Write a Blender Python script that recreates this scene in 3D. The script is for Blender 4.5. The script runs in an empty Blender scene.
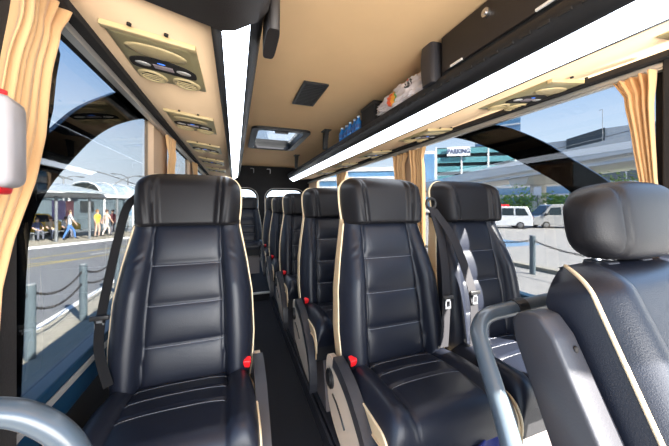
import bpy, bmesh, math, random
from mathutils import Vector, Matrix

random.seed(7)
S = bpy.context.scene
COL = S.collection
H = 1.13            # height of the camera above the bus floor
G = -0.87           # street level

# ------------------------------------------------------------------ camera, sky, sun, exposure
cam_d = bpy.data.cameras.new('camera')
cam = bpy.data.objects.new('camera', cam_d)
COL.objects.link(cam)
cam.location = (0, 0, H)
YAW = math.atan(99.5 / 275.0)
cam.rotation_euler = (math.pi / 2, 0, -YAW)
cam_d.sensor_width = 36.0
cam_d.lens = 36.0 * 275.0 / 669.0
cam_d.shift_y = -16.0 / 669.0
cam_d.clip_start = 0.02
cam_d.clip_end = 2000
S.camera = cam

SKY_STRENGTH = 4.6
W = bpy.data.worlds.new('sky')
S.world = W
W.use_nodes = True
nt = W.node_tree
nt.nodes.clear()
wo = nt.nodes.new('ShaderNodeOutputWorld')
bg = nt.nodes.new('ShaderNodeBackground')
tc = nt.nodes.new('ShaderNodeTexCoord')
sx = nt.nodes.new('ShaderNodeSeparateXYZ')
rp = nt.nodes.new('ShaderNodeValToRGB')
rp.color_ramp.elements[0].position = 0.0
rp.color_ramp.elements[0].color = (0.86, 0.92, 0.97, 1)
rp.color_ramp.elements[1].position = 1.0
rp.color_ramp.elements[1].color = (0.16, 0.34, 0.72, 1)
e = rp.color_ramp.elements.new(0.14); e.color = (0.70, 0.84, 0.97, 1)
e = rp.color_ramp.elements.new(0.42); e.color = (0.24, 0.46, 0.84, 1)
nt.links.new(tc.outputs['Generated'], sx.inputs[0])
nt.links.new(sx.outputs['Z'], rp.inputs[0])
nt.links.new(rp.outputs[0], bg.inputs['Color'])
bg.inputs['Strength'].default_value = SKY_STRENGTH
nt.links.new(bg.outputs[0], wo.inputs[0])

sun_d = bpy.data.lights.new('sun', 'SUN')
sun_d.energy = 60.0
sun_d.angle = 0.009
sun_d.color = (1.0, 0.95, 0.86)
sun = bpy.data.objects.new('sun', sun_d)
COL.objects.link(sun)
sun_dir = Vector((0.50, -0.75, 0.72)).normalized()       # towards the sun
sun.rotation_euler = sun_dir.to_track_quat('Z', 'Y').to_euler()

def area(name, loc, target, sx_, sy_, power, colr):
    l = bpy.data.lights.new(name, 'AREA')
    l.shape = 'RECTANGLE'; l.size = sx_; l.size_y = sy_
    l.energy = power; l.color = colr
    o = bpy.data.objects.new(name, l); COL.objects.link(o)
    o.location = loc
    o.rotation_euler = (Vector(loc) - Vector(target)).to_track_quat('Z', 'Y').to_euler()
    return o
# lamp added for windscreen daylight at the open front, aimed up to brighten ceiling
area('windscreen_fill', (0.5, -1.5, 1.0), (0.5, 2.2, 2.1), 1.9, 1.1, 120, (1.0, 0.97, 0.93))

S.view_settings.view_transform = 'Standard'
S.view_settings.look = 'None'
S.view_settings.exposure = 0.0
S.view_settings.gamma = 1.0
S.view_settings.use_curve_mapping = False
try:
    S.cycles.max_bounces = 10
    S.cycles.transparent_max_bounces = 24
    S.cycles.use_denoising = True
    S.cycles.caustics_reflective = False
    S.cycles.caustics_refractive = False
    S.cycles.sample_clamp_indirect = 4.0
except Exception:
    pass

# ------------------------------------------------------------------ materials
def mat(name, col, rough=0.5, metal=0.0, noise=0.0, scale=20.0, bump=0.0, bscale=200.0, spec=0.5, coat=0.0, emit=None, estr=0.0, stretch=None, sheen=0.0):
    m = bpy.data.materials.new(name)
    m.use_nodes = True
    n = m.node_tree
    b = n.nodes['Principled BSDF']
    c = (col[0], col[1], col[2], 1)
    b.inputs['Base Color'].default_value = c
    b.inputs['Roughness'].default_value = rough
    b.inputs['Metallic'].default_value = metal
    b.inputs['Specular IOR Level'].default_value = spec
    b.inputs['Coat Weight'].default_value = coat
    if sheen: b.inputs['Sheen Weight'].default_value = sheen
    if emit:
        b.inputs['Emission Color'].default_value = (emit[0], emit[1], emit[2], 1)
        b.inputs['Emission Strength'].default_value = estr
    tcn = n.nodes.new('ShaderNodeTexCoord')
    mp = n.nodes.new('ShaderNodeMapping')
    n.links.new(tcn.outputs['Object'], mp.inputs[0])
    if stretch: mp.inputs['Scale'].default_value = stretch
    nz = n.nodes.new('ShaderNodeTexNoise')
    nz.inputs['Scale'].default_value = scale
    nz.inputs['Detail'].default_value = 4
    n.links.new(mp.outputs[0], nz.inputs['Vector'])
    mx = n.nodes.new('ShaderNodeMixRGB')
    k = max(noise, 0.02)
    mx.inputs[1].default_value = tuple(max(0, v * (1 - k)) for v in col) + (1,)
    mx.inputs[2].default_value = tuple(min(1, v * (1 + k)) for v in col) + (1,)
    n.links.new(nz.outputs['Fac'], mx.inputs[0])
    n.links.new(mx.outputs[0], b.inputs['Base Color'])
    if bump:
        n2 = n.nodes.new('ShaderNodeTexNoise')
        n2.inputs['Scale'].default_value = bscale
        n2.inputs['Detail'].default_value = 3
        n.links.new(mp.outputs[0], n2.inputs['Vector'])
        bp = n.nodes.new('ShaderNodeBump')
        bp.inputs['Strength'].default_value = bump
        bp.inputs['Distance'].default_value = 0.002
        n.links.new(n2.outputs['Fac'], bp.inputs['Height'])
        n.links.new(bp.outputs[0], b.inputs['Normal'])
    return m

def glass_mat(name, tint, refl=0.06, rough=0.0):
    m = bpy.data.materials.new(name)
    m.use_nodes = True
    n = m.node_tree
    n.nodes.clear()
    out = n.nodes.new('ShaderNodeOutputMaterial')
    tr = n.nodes.new('ShaderNodeBsdfTransparent')
    tr.inputs[0].default_value = (*tint, 1)
    gl = n.nodes.new('ShaderNodeBsdfGlossy')
    gl.inputs['Roughness'].default_value = rough
    lw = n.nodes.new('ShaderNodeLayerWeight')
    lw.inputs[0].default_value = 0.5
    pw = n.nodes.new('ShaderNodeMath'); pw.operation = 'POWER'; pw.inputs[1].default_value = 4.0
    ml = n.nodes.new('ShaderNodeMath'); ml.operation = 'MULTIPLY_ADD'; ml.inputs[1].default_value = 0.45; ml.inputs[2].default_value = refl * 0.4
    n.links.new(lw.outputs['Facing'], pw.inputs[0])
    mix = n.nodes.new('ShaderNodeMixShader')
    n.links.new(pw.outputs[0], ml.inputs[0])
    n.links.new(ml.outputs[0], mix.inputs[0])
    n.links.new(tr.outputs[0], mix.inputs[1])
    n.links.new(gl.outputs[0], mix.inputs[2])
    n.links.new(mix.outputs[0], out.inputs[0])
    return m

def emis(name, col, st):
    m = bpy.data.materials.new(name)
    m.use_nodes = True
    n = m.node_tree
    n.nodes.clear()
    out = n.nodes.new('ShaderNodeOutputMaterial')
    em = n.nodes.new('ShaderNodeEmission')
    em.inputs[0].default_value = (*col, 1)
    em.inputs[1].default_value = st
    n.links.new(em.outputs[0], out.inputs[0])
    return m

M = {}
M['leather'] = mat('black_leather', (0.0095, 0.0115, 0.019), 0.36, noise=0.12, scale=14, bump=0.25, bscale=420, spec=0.32)
M['leather2'] = mat('grey_black_leather', (0.0095, 0.009, 0.0105), 0.42, noise=0.1, scale=14, bump=0.25, bscale=420, spec=0.22)
M['shell'] = mat('seat_shell', (0.012, 0.012, 0.014), 0.55, bump=0.2)
M['tan'] = mat('tan_leather', (0.62, 0.44, 0.25), 0.5, noise=0.12, scale=25, bump=0.2)
M['piping'] = mat('cream_piping', (0.78, 0.62, 0.40), 0.5, noise=0.08)
M['stitch'] = mat('grey_thread', (0.22, 0.23, 0.26), 0.7)
M['beigeplast'] = mat('beige_plastic', (0.60, 0.49, 0.38), 0.45, noise=0.05, bump=0.15, bscale=300)
M['mauve'] = mat('mauve_grey_plastic', (0.16, 0.135, 0.13), 0.5, noise=0.05)
M['blackplast'] = mat('black_plastic', (0.009, 0.009, 0.010), 0.45, noise=0.1, bump=0.2, bscale=300)
M['darktrim'] = mat('dark_brown_plastic', (0.018, 0.0145, 0.0135), 0.5, noise=0.1, bump=0.3, bscale=260)
M['slate'] = mat('slate_plastic', (0.030, 0.030, 0.036), 0.42, noise=0.08, bump=0.15, bscale=300)
M['railblack'] = mat('charcoal_plastic', (0.026, 0.027, 0.033), 0.4, noise=0.08, bump=0.15, bscale=300)
M['pillarbeige'] = mat('peach_pillar_trim', (0.64, 0.44, 0.28), 0.6, noise=0.05)
M['red'] = mat('red_plastic', (0.75, 0.015, 0.02), 0.35)
M['web'] = mat('belt_webbing', (0.010, 0.0095, 0.013), 0.8, noise=0.15, scale=90, bump=0.5, bscale=600, stretch=(1, 1, 0.15))
M['web2'] = mat('black_belt_webbing', (0.006, 0.006, 0.007), 0.8, noise=0.15, bump=0.4, bscale=600, spec=0.2)
M['steel'] = mat('brushed_steel', (0.62, 0.63, 0.66), 0.3, metal=1.0, noise=0.05)
M['alu'] = mat('aluminium_rail', (0.55, 0.54, 0.52), 0.38, metal=0.6, noise=0.06, scale=8)
M['railpaint'] = mat('grey_blue_rail_paint', (0.060, 0.080, 0.100), 0.28, noise=0.05, scale=6, coat=0.15)
M['beige'] = mat('beige_suede_headliner', (0.78, 0.51, 0.27), 0.85, noise=0.05, scale=6, bump=0.25, bscale=500)
M['rackbeige'] = mat('beige_rack_lining', (0.74, 0.52, 0.32), 0.8, noise=0.04, scale=6, bump=0.15, bscale=500)
M['olive'] = mat('olive_beige_plastic', (0.37, 0.315, 0.165), 0.42, noise=0.05, bump=0.1)
M['cream'] = mat('cream_plastic', (0.62, 0.49, 0.26), 0.45, noise=0.05)
M['carpet'] = mat('black_carpet', (0.006, 0.006, 0.009), 0.95, noise=0.4, scale=160, bump=0.8, bscale=400)
M['podium'] = mat('dark_floor_vinyl', (0.014, 0.015, 0.020), 0.5, noise=0.3, scale=60)
M['sillsky'] = mat('dark_panel_sky_tint', (0.005, 0.032, 0.070), 0.35, noise=0.1, scale=8)  # dark glossy plastic; the blue is reflected sky put into the base colour
M['walldark'] = mat('black_wall_lining', (0.005, 0.005, 0.006), 0.8, noise=0.3, scale=80, bump=0.4)
M['feltbrown'] = mat('dark_brown_felt', (0.012, 0.010, 0.0095), 0.95, noise=0.3, scale=150, bump=0.5)
M['ceramic'] = mat('black_window_print', (0.008, 0.008, 0.010), 0.08, noise=0.1, spec=0.5)
M['glass'] = glass_mat('tinted_glass', (0.474, 0.478, 0.482))
M['glassclear'] = glass_mat('clear_glass', (0.86, 0.88, 0.9))
M['led'] = emis('led_diffuser', (0.80, 0.88, 1.0), 9.0)
M['lededge'] = emis('led_diffuser_edge', (0.55, 0.60, 0.88), 1.0)
M['ledmid'] = emis('led_diffuser_rim', (0.76, 0.82, 0.97), 1.0)
M['curtain'] = mat('apricot_curtain', (0.68, 0.41, 0.19), 0.8, noise=0.10, scale=40, bump=0.3, bscale=600, stretch=(1, 1, 0.1), sheen=0.2)
M['lcd'] = mat('pale_display', (0.40, 0.33, 0.36), 0.25, noise=0.3, scale=300)
M['blueled'] = mat('blue_indicator', (0.05, 0.15, 0.6), 0.3, emit=(0.05, 0.25, 1.0), estr=0.8)
M['button'] = mat('silver_button', (0.60, 0.58, 0.55), 0.3, metal=0.3)
M['hole'] = mat('dark_recess', (0.012, 0.010, 0.009), 0.8)
M['white'] = mat('white_plastic', (0.72, 0.70, 0.68), 0.35, noise=0.04)
M['canister'] = mat('frosted_white_plastic', (0.33, 0.31, 0.32), 0.3, noise=0.05, scale=12)
M['navycloth'] = mat('navy_print_cloth', (0.02, 0.03, 0.16), 0.7, noise=0.3)

# ------------------------------------------------------------------ mesh helpers
def link(name, me, m=None, parent=None, smooth=False):
    o = bpy.data.objects.new(name, me)
    COL.objects.link(o)
    if m is not None:
        if isinstance(m, (list, tuple)):
            for q in m: me.materials.append(q)
        else:
            me.materials.append(m)
    if smooth:
        for p in me.polygons: p.use_smooth = True
    if parent is not None: o.parent = parent
    return o

class MB:
    """collects shapes into one mesh"""
    def __init__(s): s.v = []; s.f = []; s.mi = []
    def add(s, vs, fs, mi=0):
        k = len(s.v)
        s.v += [tuple(v) for v in vs]
        s.f += [tuple(i + k for i in f) for f in fs]
        s.mi += [mi] * len(fs)
        return s
    def box(s, x0, x1, y0, y1, z0, z1, mi=0, b=0.0):
        if b > 0:
            bm = bmesh.new()
            bmesh.ops.create_cube(bm, size=1)
            for v in bm.verts:
                v.co = Vector(((x0 + x1) / 2 + v.co.x * (x1 - x0), (y0 + y1) / 2 + v.co.y * (y1 - y0), (z0 + z1) / 2 + v.co.z * (z1 - z0)))
            bmesh.ops.bevel(bm, geom=bm.edges[:], offset=b, segments=3, profile=0.5, affect='EDGES')
            s.bm(bm, mi); bm.free()
            return s
        vs = [(x, y, z) for x in (x0, x1) for y in (y0, y1) for z in (z0, z1)]
        return s.add(vs, [(0, 1, 3, 2), (4, 6, 7, 5), (0, 4, 5, 1), (2, 3, 7, 6), (0, 2, 6, 4), (1, 5, 7, 3)], mi)
    def bm(s, bm, mi=0):
        bm.verts.index_update()
        return s.add([v.co[:] for v in bm.verts], [[v.index for v in f.verts] for f in bm.faces], mi)
    def tube(s, pts, r, n=10, mi=0, closed=False, ry=None):
        pts = [Vector(p) for p in pts]
        N = len(pts); rings = []
        rr = r if isinstance(r, (list, tuple)) else [r] * N
        prev = None
        for i, p in enumerate(pts):
            a = pts[(i - 1) % N] if (i > 0 or closed) else p
            c = pts[(i + 1) % N] if (i < N - 1 or closed) else p
            t = (c - a)
            t = t.normalized() if t.length > 1e-9 else Vector((0, 0, 1))
            if prev is None:
                u = t.cross(Vector((0, 0, 1)))
                if u.length < 1e-3: u = t.cross(Vector((0, 1, 0)))
            else:
                u = prev - t * prev.dot(t)
            u.normalize(); prev = u
            w = t.cross(u)
            rings.append([p + (u * math.cos(2 * math.pi * k / n) + w * math.sin(2 * math.pi * k / n)) * rr[i] for k in range(n)])
        vs = [v for rg in rings for v in rg]; fs = []
        for i in range(N if closed else N - 1):
            j = (i + 1) % N
            for k in range(n):
                fs.append((i * n + k, i * n + (k + 1) % n, j * n + (k + 1) % n, j * n + k))
        if not closed:
            fs.append(tuple(reversed(range(n)))); fs.append(tuple((N - 1) * n + k for k in range(n)))
        return s.add(vs, fs, mi)
    def prism(s, poly, axis, a, b, mi=0):
        """extrude a 2-D polygon along axis from a to b; axis x: poly=(y,z); y: (x,z); z: (x,y)"""
        def P(p, t):
            return (t, p[0], p[1]) if axis == 'x' else ((p[0], t, p[1]) if axis == 'y' else (p[0], p[1], t))
        n = len(poly)
        vs = [P(p, a) for p in poly] + [P(p, b) for p in poly]
        fs = [tuple(range(n)), tuple(reversed(range(n, 2 * n)))]
        for i in range(n): fs.append((i, (i + 1) % n, n + (i + 1) % n, n + i))
        return s.add(vs, fs, mi)
    def cyl(s, c, r, axis, a, b, n=24, mi=0, rb=None):
        """round bar around axis through the 2-D centre c"""
        rb = r if rb is None else rb
        def P(p, t):
            return (t, p[0], p[1]) if axis == 'x' else ((p[0], t, p[1]) if axis == 'y' else (p[0], p[1], t))
        vs = []
        for rad, t in ((r, a), (rb, b)):
            vs += [P((c[0] + rad * math.cos(2 * math.pi * k / n), c[1] + rad * math.sin(2 * math.pi * k / n)), t) for k in range(n)]
        fs = [tuple(range(n)), tuple(reversed(range(n, 2 * n)))]
        for i in range(n): fs.append((i, (i + 1) % n, n + (i + 1) % n, n + i))
        return s.add(vs, fs, mi)
    def torus(s, c, R, r, axis='z', n=32, m=8, sx_=1.0, mi=0):
        pts = []
        for k in range(n):
            a = 2 * math.pi * k / n
            p = (R * sx_ * math.cos(a), R * math.sin(a))
            pts.append((c[0] + p[0], c[1] + p[1], c[2]) if axis == 'z' else ((c[0], c[1] + p[0], c[2] + p[1]) if axis == 'x' else (c[0] + p[0], c[1], c[2] + p[1])))
        return s.tube(pts, r, m, mi, closed=True)
    def grid(s, fn, nu, nv, mi=0, closed_u=False):
        vs = [fn(i / (nu - 1 if not closed_u else nu), j / (nv - 1)) for j in range(nv) for i in range(nu)]
        fs = []
        for j in range(nv - 1):
            for i in range(nu if closed_u else nu - 1):
                i2 = (i + 1) % nu
                fs.append((j * nu + i, j * nu + i2, (j + 1) * nu + i2, (j + 1) * nu + i))
        return s.add(vs, fs, mi)
    def ell(s, c, rx, ry, rz, nu=20, nv=12, mi=0):
        def fn(u, v):
            a = 2 * math.pi * u; b = math.pi * (v - 0.5)
            return (c[0] + rx * math.cos(a) * math.cos(b), c[1] + ry * math.sin(a) * math.cos(b), c[2] + rz * math.sin(b))
        return s.grid(fn, nu, nv, mi, closed_u=True)
    def build(s, name, m, parent=None, smooth=False, sharp=None, loc=None):
        me = bpy.data.meshes.new(name)
        me.from_pydata(s.v, [], s.f)
        bm = bmesh.new(); bm.from_mesh(me)
        bmesh.ops.remove_doubles(bm, verts=bm.verts, dist=1e-6)
        bmesh.ops.recalc_face_normals(bm, faces=bm.faces)
        if sharp:
            for e_ in bm.edges:
                if len(e_.link_faces) == 2 and e_.calc_face_angle(0) > sharp: e_.smooth = False
        same = len(bm.faces) == len(s.f)
        bm.to_mesh(me); bm.free()
        if same and isinstance(m, (list, tuple)):
            for p, i in zip(me.polygons, s.mi): p.material_index = i
        o = link(name, me, m, parent, smooth or bool(sharp))
        if loc: o.location = loc
        return o

def tag(o, label=None, cat=None, group=None, kind=None):
    if label: o['label'] = label
    if cat: o['category'] = cat
    if group: o['group'] = group
    if kind: o['kind'] = kind
    return o
def thing(name, label, cat, loc=(0, 0, 0), rz=0.0, group=None):
    o = bpy.data.objects.new(name, None)
    COL.objects.link(o)
    o.empty_display_size = 0.1
    o.location = loc; o.rotation_euler = (0, 0, rz)
    return tag(o, label, cat, group)
def struct(o):
    o['kind'] = 'structure'; return o
KIDS = {}
def kids(o): return [c for c in bpy.data.objects if c.parent == o]
def copy_tree(o, parent=None):
    c = o.copy(); COL.objects.link(c)
    if parent is not None: c.parent = parent
    for ch in kids(o): copy_tree(ch, c)
    return c
def lerp_tab(tab, x):
    if x <= tab[0][0]: return tab[0][1]
    for (a, va), (b, vb) in zip(tab, tab[1:]):
        if x <= b:
            t = (x - a) / (b - a); return va + (vb - va) * t
    return tab[-1][1]
def bez(pts, n=12):
    """Catmull-Rom through the points"""
    P = [Vector(p) for p in pts]; out = []
    for i in range(len(P) - 1):
        p0 = P[max(i - 1, 0)]; p1 = P[i]; p2 = P[i + 1]; p3 = P[min(i + 2, len(P) - 1)]
        for k in range(n):
            t = k / n
            out.append(0.5 * ((2 * p1) + (p2 - p0) * t + (2 * p0 - 5 * p1 + 4 * p2 - p3) * t * t + (3 * p1 - p0 - 3 * p2 + p3) * t ** 3))
    out.append(P[-1]); return out
def rounded(pts, r, n=8):
    """polyline with its corners rounded"""
    P = [Vector(p) for p in pts]; out = [P[0]]
    for i in range(1, len(P) - 1):
        a = (P[i - 1] - P[i]); b = (P[i + 1] - P[i])
        ra = min(r, a.length * 0.49, b.length * 0.49)
        A = P[i] + a.normalized() * ra; B = P[i] + b.normalized() * ra
        for k in range(n + 1):
            t = k / n
            out.append(A * (1 - t) ** 2 + P[i] * 2 * t * (1 - t) + B * t * t)
    out.append(P[-1]); return out

# ------------------------------------------------------------------ the bus shell
XL, XR, YB = -0.47, 1.48, 5.7
ZC = H + 0.82
# floor
struct(MB().box(XL - 0.05, XR + 0.05, -1.2, YB + 0.05, -0.08, 0.0).build('floor', M['carpet']))
p = MB()
p.prism([(0.41, 0.0), (0.41, 0.06), (0.425, 0.075), (XR, 0.075), (XR, 0.0)], 'y', 0.15, 3.42)
struct(p.build('trim_1', M['podium']))
p = MB()
for x in (0.395, 0.418): p.box(x, x + 0.012, 0.15, 3.42, 0.0, 0.082)
struct(p.build('trim_2', M['slate']))
p = MB(); p.box(XL, XR, 3.42, YB, 0.0, 0.10); struct(p.build('trim_3', M['carpet']))
p = MB(); p.box(0.0, 0.40, 3.40, 3.435, 0.085, 0.106, b=0.003); struct(p.build('trim_4', M['alu']))

# ceiling with coved sides
prof = [(XL - 0.02, H + 0.56), (XL + 0.03, H + 0.66), (XL + 0.14, H + 0.76), (XL + 0.34, ZC - 0.005), (0.2, ZC), (0.8, ZC), (XR - 0.34, ZC - 0.005), (XR - 0.14, H + 0.76), (XR - 0.03, H + 0.66), (XR + 0.02, H + 0.56)]
cp = [(q.x, q.z) for q in bez([(a, 0, b) for a, b in prof], 5)]
outl = cp + [(XR + 0.05, ZC + 0.08), (XL - 0.05, ZC + 0.08)]
p = MB(); p.prism(outl, 'y', -0.8, YB + 0.04)
struct(p.build('ceiling', M['beige'], sharp=0.6))

# rear wall: two dark doors with arched windows behind the seats
ZW = 1.49
def arch(xa, xb, zb, zt, r, n=8):
    pts = [(xa, zb), (xb, zb)]
    for k in range(n + 1):
        a = math.pi / 2 * k / n; pts.append((xb - r + r * math.cos(a), zt - r + r * math.sin(a)))
    for k in range(n + 1):
        a = math.pi / 2 * (1 + k / n); pts.append((xa + r + r * math.cos(a), zt - r + r * math.sin(a)))
    return pts
def wall_with_hole(x0, x1, z0, z1, hole, y0, y1, name, m):
    """front and back faces around the hole, plus all rims"""
    bm = bmesh.new()
    for y in (y0, y1):
        ov = [bm.verts.new((x, y, z)) for x, z in ((x0, z0), (x1, z0), (x1, z1), (x0, z1))]
        hv = [bm.verts.new((x, y, z)) for x, z in hole]
        es = [bm.edges.new((ov[i], ov[(i + 1) % 4])) for i in range(4)] + [bm.edges.new((hv[i], hv[(i + 1) % len(hv)])) for i in range(len(hv))]
        bmesh.ops.triangle_fill(bm, edges=es, use_beauty=True)
        if y == y0: o0, h0 = ov, hv
        else:
            for A, B in ((o0, ov), (h0, hv)):
                for i in range(len(A)):
                    bm.faces.new((A[i], A[(i + 1) % len(A)], B[(i + 1) % len(A)], B[i]))
    bmesh.ops.recalc_face_normals(bm, faces=bm.faces)
    me = bpy.data.meshes.new(name); bm.to_mesh(me); bm.free()
    return link(name, me, m)
XM = 0.50
for i, (xa, xb, ha, hb) in enumerate(((XL - 0.05, XM, -0.34, 0.40), (XM, XR + 0.05, 0.60, 1.36))):
    hole = arch(ha, hb, 0.70, 1.475, 0.17)
    d = struct(wall_with_hole(xa, xb, 0.0, ZC + 0.03, hole, YB, YB + 0.05, 'door_%d' % (i + 1), M['walldark']))
    rim = [(x, YB - 0.008, z) for x, z in arch(ha - 0.035, hb + 0.035, 0.665, 1.51, 0.2)]
    MB().tube(rim, 0.006, 6, closed=True).build('window_trim', M['white'], d)
    pane = MB(); pane.prism(arch(ha, hb, 0.70, 1.475, 0.17), 'y', YB + 0.02, YB + 0.026)
    pane.build('pane', M['glassclear'], d)
    hx = 0.318 if i == 0 else 0.64
    hk = MB()
    hk.tube(rounded([(hx - 0.03, YB - 0.004, H + 0.765), (hx - 0.03, YB - 0.03, H + 0.765), (hx + 0.03, YB - 0.03, H + 0.765), (hx + 0.03, YB - 0.03, H + 0.70), (hx + 0.03, YB - 0.008, H + 0.68)], 0.015, 4), 0.008, 8)
    hk.build('hook', M['steel'], d, smooth=True)

# side walls: lower panel, sills, pillars, header
def side(sgn, X, lo, hi, pillars, nm):
    o = X + sgn * 0.05
    a, b = min(X, o), max(X, o)
    w = MB()
    w.box(a, b, lo, YB, 0.0, H - 0.56)                # lower panel
    w.box(a, b, lo, YB, H + 0.53, ZC + 0.05)          # header
    struct(w.build('wall_' + nm, M['walldark']))
    for k, (y0, y1) in enumerate(pillars):
        pl = MB(); pl.box(a, b, y0, y1, H - 0.56, H + 0.53, b=0.004)
        struct(pl.build('wall_%s_pillar' % nm, M['pillarbeige'] if k else M['feltbrown']))
    # sill under the glass, sky reflection coloured in as blue, with a bright strip
    i0, i1 = (X - 0.045, X + 0.012) if sgn < 0 else (X - 0.012, X + 0.045)
    sl = MB(); sl.box(min(i0, i1), max(i0, i1), lo, YB, H - 0.60, H - 0.475, b=0.006)
    struct(sl.build('trim_sill_' + nm, M['sillsky']))
    st = MB(); xs = X - sgn * 0.014
    st.box(min(xs, xs - sgn * 0.006), max(xs, xs - sgn * 0.006), lo, YB, H - 0.522, H - 0.502, b=0.002)
    struct(st.build('trim_strip_' + nm, M['alu']))
    # dark header lining and the aluminium curtain rail
    hd = MB(); x1 = X - sgn * 0.055
    hd.box(min(X, x1), max(X, x1), lo, YB, H + 0.529, H + 0.553, b=0.003)
    struct(hd.build('trim_header_' + nm, M['feltbrown']))
    x2, x3 = X - sgn * 0.004, X - sgn * 0.026
    rl = MB(); rl.box(min(x2, x3), max(x2, x3), lo, YB, H + 0.505, H + 0.528, b=0.005)
    rl.box(min(x2, x3) - 0.002, max(x2, x3) + 0.002, lo, YB, H + 0.498, H + 0.503)
    struct(rl.build('trim_rail_' + nm, M['alu']))
side(-1, XL, 0.45, 0, [(0.45, 0.80), (1.97, 2.33), (3.43, 3.80), (5.1, YB)], 'left')
side(1, XR, 0.42, 0, [(0.43, 0.56), (2.03, 2.33), (3.66, 3.86), (5.1, YB)], 'right')

# windows: tinted panes
wn = 1
for X, spans in ((XL - 0.035, ((0.78, 2.0), (2.31, 3.45), (3.78, 5.12))), (XR + 0.03, ((0.54, 2.05), (2.31, 3.68), (3.84, 5.12)))):
    for y0, y1 in spans:
        g = MB(); g.box(X, X + 0.005, y0, y1, H - 0.48, H + 0.535)
        struct(g.build('window_%d' % wn, M['glass'])); wn += 1

# black arched print that sweeps over the first pane on each side, backed by the body pillar
def arc_band(x0, x1, up, low, name):
    u = [(q.x, q.z) for q in bez([(a, 0, b) for a, b in up], 6)]
    l = [(q.x, q.z) for q in bez([(a, 0, b) for a, b in low], 6)]
    p = MB(); p.prism(u + l[::-1], 'x', x0, x1)
    return struct(p.build(name, M['ceramic']))
arc_band(XL - 0.05, XL - 0.036,
         [(1.75, 1.70), (1.548, 1.662), (1.439, 1.611), (1.266, 1.515), (1.164, 1.449), (1.06, 1.366), (0.95, 1.28), (0.78, 1.10), (0.70, 1.0)],
         [(2.06, 1.69), (1.836, 1.627), (1.514, 1.503), (1.305, 1.395), (1.152, 1.286), (1.041, 1.195), (0.98, 1.122), (0.95, 1.056), (0.94, 0.98), (0.934, 0.891), (0.92, 0.656), (0.915, 0.5), (0.70, 0.5)], 'trim_arc_left')
p = MB(); p.prism([(0.78, 1.2), (1.02, 1.2), (1.03, 1.36), (1.05, 1.42), (1.065, 1.52), (1.085, 1.60), (1.06, 1.64), (0.78, 1.70)], 'x', XL - 0.05, XL - 0.036)
struct(p.build('trim_front_left', M['ceramic']))
arc_band(XR + 0.036, XR + 0.05,
         [(1.62, 1.70), (1.386, 1.675), (1.20, 1.612), (0.988, 1.476), (0.86, 1.366), (0.723, 1.247), (0.643, 1.138), (0.52, 0.98)],
         [(1.85, 1.70), (1.658, 1.658), (1.461, 1.583), (1.288, 1.494), (1.161, 1.422), (1.004, 1.315), (0.868, 1.212), (0.777, 1.094), (0.66, 0.90), (0.52, 0.66)], 'trim_arc_right')

# ------------------------------------------------------------------ luggage racks
def rack(sgn, name, label, y0):
    """sgn +1: left rack (light on its +x nose); built for the left side then mirrored in x about the aisle middle"""
    mx = (lambda x: x) if sgn > 0 else (lambda x: 1.01 - x)
    r = thing(name, label, 'luggage rack', (0, 0, 0), 0, 'overhead luggage racks')
    y1 = 5.15
    def pr(poly, nm, m, a=y0, b=y1, sharp=0.7):
        q = MB(); q.prism([(mx(x), z + H) for x, z in poly], 'y', a, b)
        return q.build(nm, m, r, sharp=sharp)
    pr([(-0.455, 0.59), (-0.455, 0.557), (-0.062, 0.507), (-0.062, 0.525)], 'underside_panel', M['rackbeige'])
    pr([(-0.062, 0.489), (-0.034, 0.483), (-0.034, 0.532), (-0.062, 0.545)], 'edge_trim', M['blackplast'])
    q = MB(); seg = [(-0.034, 0.483), (-0.026, 0.485), (-0.010, 0.494), (0.018, 0.512), (0.033, 0.523), (0.042, 0.530)]
    for (xa, za), (xb, zb_), mi in zip(seg, seg[1:], (1, 2, 0, 2, 1)):
        q.prism([(mx(xa), za + H), (mx(xb), zb_ + H), (mx(xb), 0.536 + H), (mx(xa), 0.536 + H)], 'y', y0, y1, mi)
    q.build('light_strip', [M['led'], M['lededge'], M['ledmid']], r)
    q = MB(); q.prism([(mx(x), z + H) for x, z in [(0.042, 0.530), (0.052, 0.534), (0.075, 0.556), (0.086, 0.60), (0.084, 0.618), (0.070, 0.622), (0.060, 0.600), (0.042, 0.575), (-0.44, 0.60), (-0.455, 0.60), (-0.062, 0.545), (-0.034, 0.540), (0.040, 0.540)]], 'y', y0, y1)
    y = y0 + 0.1
    while sgn < 0 and y < y1 - 0.1:
        q.box(min(mx(0.080), mx(0.088)), max(mx(0.080), mx(0.088)), y, y + 0.035, H + 0.578, H + 0.588, 1); y += 0.06
    q.build('shelf', [M['blackplast'], M['hole']], r, sharp=0.7)
    return r
rl = rack(1, 'luggage_rack', 'luggage rack with white light strip along the single-seat side of the ceiling', 0.79)
rr = rack(-1, 'luggage_rack', 'luggage rack with white light strip above the paired seats, bag and bottles on it', 0.12)
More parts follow.
